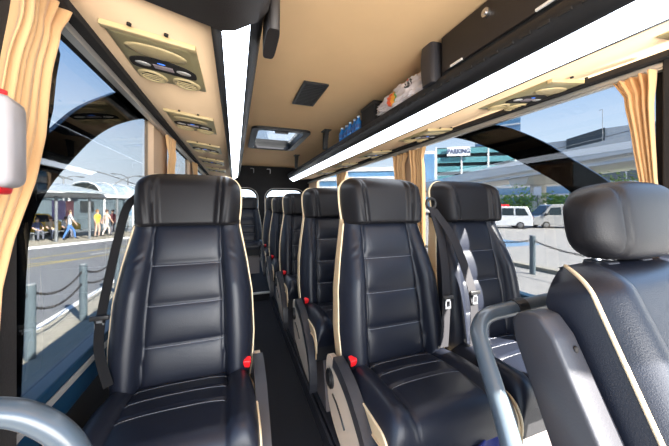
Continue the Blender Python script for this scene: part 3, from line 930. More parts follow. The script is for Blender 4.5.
def belt(label, loc, pts, w, tongue, guide, m):
    r = thing('seat_belt', label, 'seat belt', loc, 0, 'seat belts')
    L0 = Vector(loc)
    q = MB(); strap(q, [Vector(p_) - L0 for p_ in pts], w, (0.15, -1, 0.15)); q.build('webbing', m, r, smooth=False)
    if guide:
        g = Vector(guide) - L0
        q = MB(); q.torus(g, 0.024, 0.007, 'y', 24, 8); q.build('belt_guide', M['blackplast'], r, smooth=True)
    if tongue:
        t = Vector(tongue) - L0
        q = MB(); q.box(t.x - 0.026, t.x + 0.026, t.y - 0.006, t.y + 0.004, t.z - 0.004, t.z + 0.012, b=0.003); tg_ = q.build('tongue_grip', M['blackplast'], r, sharp=0.6)
        q = MB()
        xo, zo = 0.013, 0.034
        for bx_ in ((-0.013, -0.008, -0.036, 0.0), (0.008, 0.013, -0.036, 0.0), (-0.013, 0.013, -0.042, -0.034), (-0.013, 0.013, -0.012, -0.002)):
            q.box(t.x + bx_[0], t.x + bx_[1], t.y - 0.003, t.y + 0.0, t.z + bx_[2], t.z + bx_[3])
        q.build('tongue_plate', M['steel'], tg_)
    return r
belt('dark grey belt hanging from the guide over the inner side of the aisle seat', (0.82, 1.0, 0.10),
     [(0.845, 1.03, 1.13), (0.838, 0.965, 1.0), (0.832, 0.93, 0.86), (0.815, 0.905, 0.72), (0.80, 0.90, 0.56)], 0.046, (0.812, 0.893, 0.76), (0.845, 1.035, 1.145), M['web'])
belt('dark grey belt crossing the left edge of the sunlit window seat', (0.87, 1.0, 0.10),
     [(0.858, 1.035, 1.12), (0.885, 0.945, 1.0), (0.915, 0.90, 0.86), (0.93, 0.875, 0.74), (0.925, 0.87, 0.56)], 0.048, (0.925, 0.865, 0.775), None, M['web'])
belt('black belt running down the window side of the front left seat', (-0.40, 1.1, 0.10),
     [(-0.325, 1.262, 1.19), (-0.366, 1.20, 1.137), (-0.388, 1.17, 1.013), (-0.404, 1.14, 0.881), (-0.410, 1.10, 0.767), (-0.400, 1.06, 0.68), (-0.362, 1.02, 0.584)], 0.026, (-0.412, 1.095, 0.767), None, M['web2'])

# ------------------------------------------------------------------ crew seat, right foreground
cs = thing('crew_seat', 'large dark grey leather front seat at right edge with headrest', 'seat', (0.90, 0.0, 0.0))
TA = math.radians(24)
def tilt(x, d, h, y0=0.342, z0=H - 0.105):
    """d: out of the cushion towards the camera, h: down along the back from its top"""
    return (x, y0 - h * math.sin(TA) - d * math.cos(TA), z0 - h * math.cos(TA) + d * math.sin(TA))
q = MB()
us2 = uspace(61); NB = 60
def cb(u, t, back=False):
    h = 0.62 * t
    hw = 0.262 + 0.012 * min(1, h / 0.30) ** 0.8
    top = max(0, (0.07 - h) / 0.07)
    hw -= 0.05 * top ** 2
    x = u * hw; a = abs(x)
    if back: return tilt(x, -0.13 + 0.03 * a / hw + 0.03 * top, h)
    cw = 0.155
    o = 0.0
    s_ = (a - cw) / (hw - cw)
    if a > cw: o = 0.030 * math.sin(math.pi * min(1, s_ * 0.9)) ** 0.8 - 0.03 * s_ ** 5
    o -= 0.008 * math.exp(-((a - cw) / 0.005) ** 2)
    if a < cw:
        o += 0.022 * (1 - math.exp(-max(0, h - 0.235) / 0.03)) * (1 - (a / cw) ** 4) if h > 0.235 else 0
        o -= 0.006 * math.exp(-((h - 0.235) / 0.006) ** 2)
    o -= 0.06 * top ** 2
    return tilt(x, o, h)
vs = [cb(u, j / (NB - 1)) for j in range(NB) for u in us2]; nF = len(vs)
vs += [cb(u, j / (NB - 1), True) for j in range(NB) for u in us2]
n_ = len(us2); fs = []
for j in range(NB - 1):
    for i in range(n_ - 1):
        a = j * n_ + i
        fs.append((a, a + 1, a + n_ + 1, a + n_)); fs.append((nF + a, nF + a + n_, nF + a + n_ + 1, nF + a + 1))
    for i in (0, n_ - 1):
        a = j * n_ + i; fs.append((a, a + n_, nF + a + n_, nF + a))
for j in (0, NB - 1):
    for i in range(n_ - 1):
        a = j * n_ + i; fs.append((a, nF + a, nF + a + 1, a + 1))
q.add(vs, fs); cbk = q.build('backrest', M['leather'], cs, sharp=1.2)
for sx_ in (-1, 1):
    q = MB()
    pts = []
    for j in range(0, NB):
        p_ = cb(sx_ * 0.985, j / (NB - 1)); pts.append((p_[0] + sx_ * 0.001, p_[1] - 0.003, p_[2] + 0.001))
    q.tube(pts, 0.0042, 8)
    q.build('piping', M['piping'], cbk, smooth=True)
# headrest
q = MB()
HX, HY, HZ = 0.186, 0.058, 0.094
def hd(u, v):
    a = 2 * math.pi * u; b_ = math.pi * (v - 0.5)
    def sp(c_, e_): return math.copysign(abs(c_) ** e_, c_)
    x = HX * sp(math.cos(a), 0.55) * sp(math.cos(b_), 0.55)
    y = HY * sp(math.sin(a), 0.75) * sp(math.cos(b_), 0.55)
    z = HZ * sp(math.sin(b_), 0.62)
    x *= 1 - 0.10 * (z / HZ if z > 0 else 0) ** 2
    if y < 0:
        y -= 0.010 * (1 - (x / HX) ** 2)
        y += 0.006 * math.exp(-((abs(x) - 0.118) / 0.006) ** 2)
    return (x, y, z)
q.grid(hd, 96, 56, closed_u=True)
ch = q.build('headrest', M['leather2'], cs, smooth=True, loc=(0.03, 0.408, H - 0.034)); ch.rotation_euler = (-0.12, 0, 0)
for sx_ in (-0.07, 0.07):
    q = MB(); q.tube([(sx_, 0.43, H - 0.07), (sx_, 0.40, H - 0.17)], 0.009, 12); q.build('headrest_post', M['steel'], cs, smooth=True)
    q = MB(); q.box(sx_ - 0.022, sx_ + 0.022, 0.378, 0.432, H - 0.143, H - 0.128, b=0.005); q.build('post_collar', M['slate'], cs, sharp=0.6)
# cushion
q = MB(); q.box(-0.26, 0.26, -0.42, 0.10, 0.36, 0.50, b=0.05); q.build('cushion', M['leather'], cs, sharp=0.9)
q = MB(); q.box(-0.2, 0.2, -0.35, 0.15, 0.0, 0.37, b=0.02); q.build('pedestal', M['blackplast'], cs)
# folded armrest
q = MB()
prof = []
for h, d0, d1 in ((0.0, -0.012, 0.012), (0.012, -0.030, 0.034), (0.05, -0.040, 0.045), (0.25, -0.045, 0.05), (0.42, -0.045, 0.048), (0.46, -0.03, 0.035)):
    prof.append((h, d0, d1))
A_ = [tilt(0, d1, h, 0.40, H - 0.215)[1:] for h, d0, d1 in prof]; B_ = [tilt(0, d0, h, 0.40, H - 0.215)[1:] for h, d0, d1 in reversed(prof)]
bm = bmesh.new()
qq = MB(); qq.prism(A_ + B_, 'x', -0.348, -0.286)
me = bpy.data.meshes.new('t'); me.from_pydata(qq.v, [], qq.f); bm.from_mesh(me); bpy.data.meshes.remove(me)
bmesh.ops.recalc_face_normals(bm, faces=bm.faces)
bmesh.ops.bevel(bm, geom=bm.edges[:], offset=0.008, segments=3, profile=0.5, affect='EDGES')
q.bm(bm); bm.free()
ar = q.build('armrest', M['slate'], cs, sharp=0.9)
for h in (0.075, 0.30):
    c_ = tilt(-0.305, 0.046, h, 0.40, H - 0.215)
    q = MB(); q.ell(c_, 0.006, 0.004, 0.007, 14, 8); q.build('screw_hole', M['hole'], ar, smooth=True)

# ------------------------------------------------------------------ grab rails behind the front seats
gr = thing('grab_rail', 'grey blue tubular grab rail bent beside the right front seat', 'grab rail', (0.80, 0.5, 0.0), 0, 'tubular grab rails')
def rel(pts, L0): return [Vector((a, b_, c_ + H)) - Vector(L0) for a, b_, c_ in pts]
L0 = (0.80, 0.5, 0.0)
q = MB()
q.tube(rounded(rel([(0.84, 0.50, -0.250), (0.70, 0.515, -0.262), (0.555, 0.525, -0.275), (0.50, 0.42, -0.365), (0.455, 0.335, -0.445), (0.42, 0.27, -0.62), (0.42, 0.27, -1.05)], L0), 0.07, 10), 0.0185, 16)
q.build('tube', M['railpaint'], gr, smooth=True)
q = MB(); q.tube(rel([(0.685, 0.516, -0.2635), (0.715, 0.513, -0.2605)], L0), 0.0215, 16); q.build('clamp', M['blackplast'], gr, smooth=False)
q = MB(); q.cyl((0.42 - 0.80, 0.27 - 0.5), 0.04, 'z', 0.0755, 0.088, 20); q.build('floor_flange', M['slate'], gr)
L0 = (-0.3, 0.5, 0.0)
gl = thing('grab_rail', 'grey blue tubular grab rail in the bottom left corner', 'grab rail', L0, 0, 'tubular grab rails')
q = MB()
q.tube(rounded(rel([(-0.46, 0.50, -0.275), (-0.38, 0.52, -0.280), (-0.305, 0.535, -0.292), (-0.245, 0.54, -0.35), (-0.205, 0.54, -0.46), (-0.205, 0.54, -1.12)], L0), 0.06, 10), 0.0185, 16)
q.build('tube', M['railpaint'], gl, smooth=True)
q = MB(); q.cyl((0.095, 0.04), 0.04, 'z', 0.001, 0.012, 20); q.build('floor_flange', M['slate'], gl)

# ------------------------------------------------------------------ things on the right rack
def bag_mat():
    m = mat('printed_bag_plastic', (0.66, 0.60, 0.60), 0.3, noise=0.12, scale=18, bump=0.6, bscale=40)
    n = m.node_tree
    b_ = n.nodes['Principled BSDF']
    src = b_.inputs['Base Color'].links[0].from_socket
    tcn = n.nodes.new('ShaderNodeTexCoord')
    sp = n.nodes.new('ShaderNodeSeparateXYZ'); n.links.new(tcn.outputs['Object'], sp.inputs[0])
    def circ(cy, cz, r0, r1, colr, prev, noisy=None):
        def mth(op, a, b2=None):
            k = n.nodes.new('ShaderNodeMath'); k.operation = op
            for i, s_ in enumerate((a, b2)):
                if s_ is None: continue
                if isinstance(s_, (int, float)): k.inputs[i].default_value = s_
                else: n.links.new(s_, k.inputs[i])
            return k.outputs[0]
        dy = mth('SUBTRACT', sp.outputs['Y'], cy); dz = mth('SUBTRACT', sp.outputs['Z'], cz)
        d = mth('SQRT', mth('ADD', mth('MULTIPLY', dy, dy), mth('MULTIPLY', dz, dz)))
        f = mth('MULTIPLY', mth('LESS_THAN', d, r1), mth('GREATER_THAN', d, r0))
        mx = n.nodes.new('ShaderNodeMixRGB'); n.links.new(f, mx.inputs[0]); n.links.new(prev, mx.inputs[1])
        if isinstance(colr, tuple): mx.inputs[2].default_value = (*colr, 1)
        else: n.links.new(colr, mx.inputs[2])
        return mx.outputs[0]
    rpn = n.nodes.new('ShaderNodeValToRGB')
    rpn.color_ramp.interpolation = 'CONSTANT'
    rpn.color_ramp.elements[0].color = (0.12, 0.36, 0.05, 1)
    rpn.color_ramp.elements[1].position = 0.66; rpn.color_ramp.elements[1].color = (0.75, 0.10, 0.03, 1)
    e_ = rpn.color_ramp.elements.new(0.42); e_.color = (0.85, 0.38, 0.04, 1)
    mr = n.nodes.new('ShaderNodeMapRange'); mr.inputs[1].default_value = -0.04; mr.inputs[2].default_value = 0.10
    n.links.new(sp.outputs['Y'], mr.inputs[0]); n.links.new(mr.outputs[0], rpn.inputs[0])
    c1 = circ(0.05, 0.090, -1, 0.047, rpn.outputs[0], src)
    c2 = circ(-0.12, 0.118, 0.019, 0.028, (0.03, 0.03, 0.03), c1)
    c3 = circ(-0.12, 0.118, -1, 0.010, (0.03, 0.03, 0.03), c2)
    c4 = circ(-0.06, 0.152, -1, 0.013, (0.75, 0.05, 0.06), c3)
    c5 = circ(-0.09, 0.158, -1, 0.012, (0.75, 0.05, 0.06), c4)
    n.links.new(c5, b_.inputs['Base Color'])
    return m
rnd = random.Random(4)
ZS = H + 0.592
bgp = [rnd.uniform(0, 6.28) for _ in range(6)]
def bagf(u, v):
    a = 2 * math.pi * u; b_ = math.pi * (v - 0.5)
    sp = lambda c_, e_: math.copysign(abs(c_) ** e_, c_)
    y = 0.30 * sp(math.sin(a), 0.8) * sp(math.cos(b_), 0.7)
    x = 0.085 * sp(math.cos(a), 0.7) * sp(math.cos(b_), 0.7)
    z = 0.078 * sp(math.sin(b_), 0.75)
    z = z * (1.0 - 0.45 * max(0, y / 0.30)) 
    cr = 0.006 * math.sin(13 * a + bgp[0] + 4 * b_) + 0.005 * math.sin(22 * b_ + bgp[1] + 5 * a) + 0.004 * math.sin(31 * a + bgp[2] - 9 * b_)
    k = 1 + cr / 0.10
    return (x * k, y * k, 0.085 + z * k if z > 0 else 0.085 + z)
q = MB(); q.grid(bagf, 120, 60, closed_u=True)
bg_o = q.build('plastic_bag', bag_mat(), None, smooth=True, loc=(1.01, 1.46, ZS))
tag(bg_o, 'crumpled white printed plastic bag lying on the right rack behind the locker', 'bag')
# dark box behind the bag
bx = thing('storage_box', 'black box on the right rack between bag and water bottles', 'box', (1.085, 1.90, ZS))
q = MB(); q.box(-0.13, 0.13, -0.11, 0.11, 0.0, 0.185, b=0.006); q.build('body', M['walldark'], bx, sharp=0.6)
q = MB(); q.box(-0.134, 0.134, -0.114, 0.114, 0.165, 0.191, b=0.004); q.build('lid', M['blackplast'], bx, sharp=0.6)
M['bottle'] = mat('blue_bottle_plastic', (0.02, 0.17, 0.50), 0.15, noise=0.25, scale=30, spec=0.6)
M['bottlecap'] = mat('white_blue_cap', (0.55, 0.68, 0.85), 0.3)
M['blabel'] = mat('bottle_wrapper', (0.03, 0.10, 0.32), 0.4, noise=0.4, scale=50)
def bottle():
    r = thing('water_bottle', 'x', 'bottle', (0, 0, 0), 0, 'blue water bottles on the rack')
    prof = [(0.0, 0.0), (0.028, 0.0), (0.032, 0.006), (0.032, 0.05), (0.029, 0.055), (0.032, 0.06), (0.032, 0.10), (0.026, 0.122), (0.014, 0.14), (0.013, 0.15), (0.0, 0.15)]
    q = MB(); q.grid(lambda u, v: (prof[int(round(v * 10))][0] * math.cos(2 * math.pi * u), prof[int(round(v * 10))][0] * math.sin(2 * math.pi * u), prof[int(round(v * 10))][1]), 18, 11, closed_u=True)
    q.build('body', M['bottle'], r, sharp=0.9)
    q = MB(); q.cyl((0, 0), 0.0325, 'z', 0.065, 0.095, 20); q.build('wrapper', M['blabel'], r, sharp=0.6)
    q = MB(); q.cyl((0, 0), 0.015, 'z', 0.15, 0.166, 16); q.build('cap', M['bottlecap'], r, sharp=0.6)
    return r
B0 = bottle(); 
bl = ['blue water bottle standing right against the black box', 'blue water bottle second from the black box', 'blue water bottle in the middle of the bottle row', 'blue water bottle second from the far end of the row', 'blue water bottle at the far end of the row']
for k, y in enumerate((2.09, 2.18, 2.27, 2.37, 2.46)):
    o = B0 if k == 0 else copy_tree(B0)
    o.location = (0.970 + 0.008 * (k % 2), y, ZS); o['label'] = bl[k]
# blue printed cloth hanging below the front edge of the aisle seat
q = MB()
def clf(u, v, o=0.0): return (0.13 * (u - 0.5) * 2, o + 0.010 * math.sin(14 * u + 2 * v) - 0.02 * v, 0.0 - 0.20 * (1 - v) + 0.006 * math.sin(9 * u))
q.grid(lambda u, v: clf(u, v), 30, 16)
q.grid(lambda u, v: clf(u, v, 0.008), 30, 16)
for vv in (0, 1): q.grid(lambda u, v: clf(u, vv, 0.008 * v), 30, 2)
for uu in (0, 1): q.grid(lambda u, v: clf(uu, u, 0.008 * v), 16, 2)
cl = q.build('folded_cloth', M['navycloth'], None, smooth=True, loc=(0.64, 0.640, 0.432))
tag(cl, 'navy blue printed cloth hanging below the cushion of the front right aisle seat', 'cloth')

# ==================================================================== the street outside
def xmat(name, col, rough=0.5, **k):
    return mat(name, tuple(c * 0.43 for c in col), rough, **k)
M['asphalt'] = xmat('grey_asphalt', (0.27, 0.28, 0.29), 0.9, noise=0.12, scale=1.2, bump=0.3, bscale=60)
M['parking'] = xmat('pale_parking_asphalt', (0.52, 0.50, 0.47), 0.9, noise=0.08, scale=0.8, bump=0.3, bscale=60)
M['paving'] = xmat('sandy_paving', (0.56, 0.52, 0.42), 0.85, noise=0.2, scale=8, bump=0.3, bscale=40)
M['concrete'] = mat('pale_concrete', (0.66, 0.65, 0.63), 0.8, noise=0.08, scale=0.6)
M['yellowline'] = xmat('yellow_road_paint', (0.62, 0.48, 0.10), 0.8, noise=0.15)
M['whiteline'] = xmat('white_road_paint', (0.66, 0.66, 0.64), 0.8, noise=0.1)
M['blueline'] = xmat('blue_road_paint', (0.22, 0.40, 0.62), 0.8, noise=0.1)
M['bollard'] = xmat('blue_grey_post_paint', (0.20, 0.27, 0.31), 0.5, noise=0.1)
M['chain'] = xmat('dark_chain_steel', (0.12, 0.11, 0.11), 0.5, metal=0.5)
M['polegrey'] = xmat('grey_steel_pole', (0.36, 0.39, 0.41), 0.5, noise=0.05)
M['roofpoly'] = mat('translucent_roof_sheet', (0.24, 0.29, 0.32), 0.25, noise=0.08, scale=1.5)
M['roofpale'] = mat('pale_roof_sheet', (0.30, 0.34, 0.36), 0.4, noise=0.08, scale=1.5)
M['ribwhite'] = mat('white_steel_rib', (0.62, 0.63, 0.63), 0.5)
M['facade'] = xmat('dim_glazed_facade', (0.22, 0.29, 0.33), 0.15, noise=0.5, scale=0.7)
M['facadeblue'] = mat('blue_glass_facade', (0.11, 0.25, 0.42), 0.15, noise=0.35, scale=0.12)
M['poster'] = mat('purple_white_poster', (0.30, 0.26, 0.55), 0.4, noise=0.8, scale=2.0)
M['posterred'] = mat('pink_poster', (0.62, 0.28, 0.34), 0.4, noise=0.6, scale=2.0)
M['leaf'] = mat('green_leaves', (0.24, 0.40, 0.08), 0.7, noise=0.45, scale=1.5)
M['bark'] = xmat('brown_bark', (0.12, 0.09, 0.06), 0.9, noise=0.2)
M['teal'] = mat('teal_louvre', (0.07, 0.235, 0.265), 0.5, noise=0.5, scale=3, stretch=(1, 1, 0.15))
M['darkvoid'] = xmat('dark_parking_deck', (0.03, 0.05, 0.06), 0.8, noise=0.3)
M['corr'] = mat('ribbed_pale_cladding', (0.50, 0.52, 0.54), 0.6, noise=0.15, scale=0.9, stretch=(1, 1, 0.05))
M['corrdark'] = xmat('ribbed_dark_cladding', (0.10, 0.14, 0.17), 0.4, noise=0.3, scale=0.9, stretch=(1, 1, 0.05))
M['carwhite'] = mat('white_car_paint', (0.58, 0.59, 0.60), 0.25, noise=0.02, coat=0.5)
M['carsilver'] = mat('silver_car_paint', (0.30, 0.30, 0.295), 0.28, metal=0.3, noise=0.03, coat=0.5)
M['caryellow'] = mat('yellow_car_paint', (0.80, 0.52, 0.03), 0.3, noise=0.03, coat=0.5)
M['cardark'] = xmat('dark_car_paint', (0.05, 0.06, 0.08), 0.25, coat=0.5)
M['carglass'] = xmat('car_window', (0.03, 0.05, 0.06), 0.06, noise=0.3)
M['tyre'] = xmat('tyre_rubber', (0.02, 0.02, 0.02), 0.8)
M['rim'] = xmat('wheel_rim', (0.45, 0.45, 0.45), 0.35, metal=0.5)
M['lampglass'] = xmat('headlamp_glass', (0.7, 0.72, 0.72), 0.1)
M['taillamp'] = xmat('tail_lamp', (0.5, 0.02, 0.02), 0.2)
M['signblue'] = xmat('sign_letter_blue', (0.02, 0.06, 0.25), 0.5)
M['signwhite'] = mat('sign_white', (0.80, 0.81, 0.82), 0.5)

CY, SY = math.cos(YAW), math.sin(YAW)
def at(px, d, z=G):
    u = (px - 334.5) / 275.0
    return Vector(((u * CY + SY) * d, (-u * SY + CY) * d, z))
def facing(px):
    """rotation about z that turns local -y towards the bus along this line of sight"""
    p_ = at(px, 1.0); return math.atan2(p_.y, p_.x) - math.pi / 2

# ground
q = MB(); q.box(-120, 1.6, -40, 320, G - 0.3, G); struct(q.build('ground_road', M['asphalt']))
q = MB(); q.box(1.6, 320, -40, 320, G - 0.3, G); struct(q.build('ground_parking', M['parking']))
q = MB(); q.box(-3.0, -0.9, -6, 40, G, G + 0.012); struct(q.build('ground_pavement', M['paving']))
q = MB(); q.box(-3.12, -3.0, -6, 40, G, G + 0.02); struct(q.build('kerb_trim', M['concrete']))
# far pavement runs obliquely
DIR = Vector((0.587, 0.81, 0)); NRM = Vector((-0.81, 0.587, 0)); A0 = Vector((-9.3, 17.0, 0))
ANG = math.atan2(DIR.y, DIR.x)
def along(name, m, l0, l1, w0, w1, z0, z1):
    q = MB(); q.box(l0, l1, w0, w1, z0, z1)
    o = q.build(name, m); o.location = (A0.x, A0.y, 0); o.rotation_euler = (0, 0, ANG); return struct(o)
along('ground_far_pavement', M['paving'], -30, 60, 0, 6.5, G, G + 0.10)
along('kerb_far_trim', M['ribwhite'], -30, 60, -0.18, 0, G, G + 0.105)
along('lane_marking', M['yellowline'], -30, 60, -3.4, -3.25, G, G + 0.006)
along('lane_marking', M['yellowline'], -30, 60, -5.2, -5.08, G, G + 0.006)
for k in range(6): along('lane_marking', M['whiteline'], -10 + 5 * k, -7.5 + 5 * k, -4.5, -4.3, G, G + 0.006)
q = MB(); q.prism([(-7.6, 12.2), (-7.45, 12.2), (-5.4, 13.4), (-5.55, 13.45)], 'z', G, G + 0.007); struct(q.build('lane_marking', M['yellowline']))
q = MB(); q.box(11.5, 15.5, 10.0, 13.0, G, G + 0.006); struct(q.build('parking_marking', M['blueline']))

# bollards with chains
def bollard(label, x, y, h, r_, group):
    r = thing('bollard', label, 'bollard', (x, y, G), 0, group)
    q = MB(); q.cyl((0, 0), r_, 'z', 0.0, h - 0.02, 24); q.build('post', M['bollard'], r, sharp=0.6)
    q = MB(); q.cyl((0, 0), r_ * 1.02, 'z', h - 0.02, h, 24, rb=r_ * 0.8); q.build('cap', M['polegrey'], r, sharp=0.6)
    for s_ in (-1, 1):
        q = MB(); q.torus((0, s_ * (r_ + 0.012), h - 0.14), 0.02, 0.006, 'x', 14, 6); q.build('chain_ring', M['chain'], r, smooth=True)
    return r
def chain(label, p0, p1, sag, link_len, rad, group):
    """separate interlocked links in one chain"""
    q = MB(); p0 = Vector(p0); p1 = Vector(p1)
    n_ = int((p1 - p0).length * 1.05 / (link_len * 0.72))
    f = lambda t: p0 + (p1 - p0) * t + Vector((0, 0, -4 * sag * t * (1 - t)))
    for i in range(n_):
        a, b_ = f(i / n_), f((i + 1) / n_)
        c_ = (a + b_) / 2; t_ = (b_ - a).normalized()
        w_ = t_.cross(Vector((0, 0, 1))).normalized()
        if i % 2: w_ = t_.cross(w_)
        pts = [c_ + t_ * (link_len / 2) * math.cos(2 * math.pi * k / 10) + w_ * link_len * 0.28 * math.sin(2 * math.pi * k / 10) for k in range(10)]
        q.tube(pts, rad, 5, closed=True)
    o = q.build('bollard_chain', M['chain'], None)
    return tag(o, label, 'chain', group)
LB = [(-2.52, 3.25), (-2.52, 4.74), (-2.52, 6.08), (-2.58, 7.75)]
LBl = [None, 'blue grey bollard nearest the left window, beside the black arch', 'second blue grey bollard outside the left window', 'blue grey bollard outside left, just next to the front left seat']
for (x, y), l in zip(LB, LBl):
    if l: bollard(l, x, y, 1.0, 0.055, 'bollards on the left pavement')
for i, l in ((1, 'upper chain between the first and second bollard on the left pavement'), (2, 'chain from the second to the third bollard on the left pavement')):
    (xa, ya), (xb, yb_) = LB[i], LB[i + 1]
    chain('upper ' + l.replace('upper ', ''), (xa, ya + 0.07, G + 0.86), (xb, yb_ - 0.07, G + 0.86), 0.14, 0.06, 0.006, 'chains on the left pavement')
    chain('lower ' + l.replace('upper ', ''), (xa, ya + 0.07, G + 0.66), (xb, yb_ - 0.07, G + 0.66), 0.14, 0.06, 0.006, 'chains on the left pavement')
RB = [(8.34, 2.9), (8.34, 5.7), (8.34, 8.4)]
bollard('blue grey bollard in the right car park between two seats', 8.34, 5.7, 1.16, 0.075, None)
chain('chain running left from the car park bollard', (8.34, 5.8, G + 0.98), (8.34, 8.4, G + 0.98), 0.16, 0.09, 0.009, 'chains in the car park')
chain('chain running right from the car park bollard behind the headrest', (8.34, 3.0, G + 0.98), (8.34, 5.6, G + 0.98), 0.22, 0.09, 0.009, 'chains in the car park')
q = MB(); q.box(8.9, 9.2, 3, 40, G, G + 0.12); struct(q.build('kerb_parking_trim', M['paving']))

# bus shelter on the left
sh = thing('bus_shelter', 'long bus shelter with curved glazed roof across the left road', 'bus shelter', (A0.x, A0.y, G + 0.10), ANG)
for k in range(-4, 12):
    q = MB(); q.cyl((k * 1.6 + 0.3, 1.2), 0.07, 'z', 0, 2.6, 16); q.build('post', M['polegrey'], sh, sharp=0.7)
q = MB(); q.box(-8, 20, 1.1, 1.3, 2.5, 2.68); q.build('front_beam', M['ribwhite'], sh)
q = MB(); q.box(-8, 20, 4.2, 4.4, 2.5, 2.68); q.build('rear_beam', M['ribwhite'], sh)
q = MB()
q.grid(lambda u, v: (4.1 + 16 * u, 2.75 - 1.55 * math.cos(math.pi * v), 2.68 + 0.80 * math.sin(math.pi * v)), 8, 24)
q.build('vault_roof', M['roofpoly'], sh, smooth=True)
for k in range(17):
    x = 4.1 + 0.98 * k
    q = MB(); q.tube([(x, 2.75 - 1.58 * math.cos(math.pi * i / 20), 2.69 + 0.82 * math.sin(math.pi * i / 20)) for i in range(21)], 0.045, 8); q.build('roof_rib', M['ribwhite'], sh, smooth=True)
q = MB(); q.prism([(0.6, 2.70), (4.6, 3.35), (4.6, 3.42), (0.6, 2.78)], 'x', -8.5, 4.2); q.build('flat_roof', M['roofpale'], sh)
for k in range(4):
    x = -6.5 + k * 4.2
    q = MB(); q.tube(bez([(x, 3.0, 3.5), (x + 1.5, 3.0, 4.25), (x + 3.4, 3.0, 4.25), (x + 6.0, 3.0, 3.6)], 8), 0.045, 6); q.build('roof_cable', M['polegrey'], sh, smooth=True)
for x0, x1, z0, z1, m in ((3.2, 3.85, 1.1, 2.3, 'poster'), (3.9, 4.3, 1.3, 2.3, 'posterred'), (4.7, 5.5, 1.5, 2.3, 'roofpale')):
    q = MB(); q.box(x0, x1, 3.9, 4.0, z0, z1, b=0.02); q.build('poster_panel', M[m], sh)
q = MB(); q.box(-4, 6, 3.0, 3.45, 0.40, 0.46); q.build('bench', M['polegrey'], sh)
q = MB()
for k in range(6): q.box(-3.8 + 1.9 * k, -3.74 + 1.9 * k, 3.1, 3.35, 0, 0.4)
q.build('bench_leg', M['polegrey'], sh)
st = thing('station_building', 'low glazed building behind the bus shelter', 'building', (A0.x + NRM.x * 9, A0.y + NRM.y * 9, G), ANG)
q = MB(); q.box(-14, 26, 0, 4, 0, 3.0); q.build('glazing', M['facade'], st)
q = MB(); q.box(-14.2, 26.2, -0.4, 4.2, 3.0, 3.25); q.build('roof', M['ribwhite'], st)
for k in range(16):
    q = MB(); q.box(-13.9 + 2.6 * k, -13.75 + 2.6 * k, -0.06, 0.0, 0, 3.0); q.build('mullion', M['ribwhite'], st)
def lamp(label, p_, h, arm, double=True):
    r = thing('street_lamp', label, 'street lamp', (p_.x, p_.y, G), ANG, 'street lamps')
    q = MB(); q.cyl((0, 0), 0.08, 'z', 0, h, 10, rb=0.05); q.build('pole', M['polegrey'], r, smooth=True)
    for s_ in ((-1, 1) if double else (1,)):
        q = MB(); q.tube(bez([(0, 0, h - 0.15), (s_ * arm * 0.5, 0, h + 0.08), (s_ * arm, 0, h + 0.12)], 6), 0.035, 6); q.build('arm', M['polegrey'], r, smooth=True)
        q = MB(); q.ell((s_ * (arm + 0.2), 0, h + 0.11), 0.28, 0.11, 0.06, 14, 6); q.build('lamp_head', M['polegrey'], r, smooth=True)
    return r
lamp('double armed street lamp behind the bus shelter, nearest the front left seat', at(128, 25.5), 4.83, 1.05)
lamp('double armed street lamp seen left of the black arch end over the shelter', at(63.5, 20), 4.2, 0.9)
lamp('tall thin lamp post rising beside the right curtain above the terminal roof', at(602.5, 62), 24.0, 0.6, False)

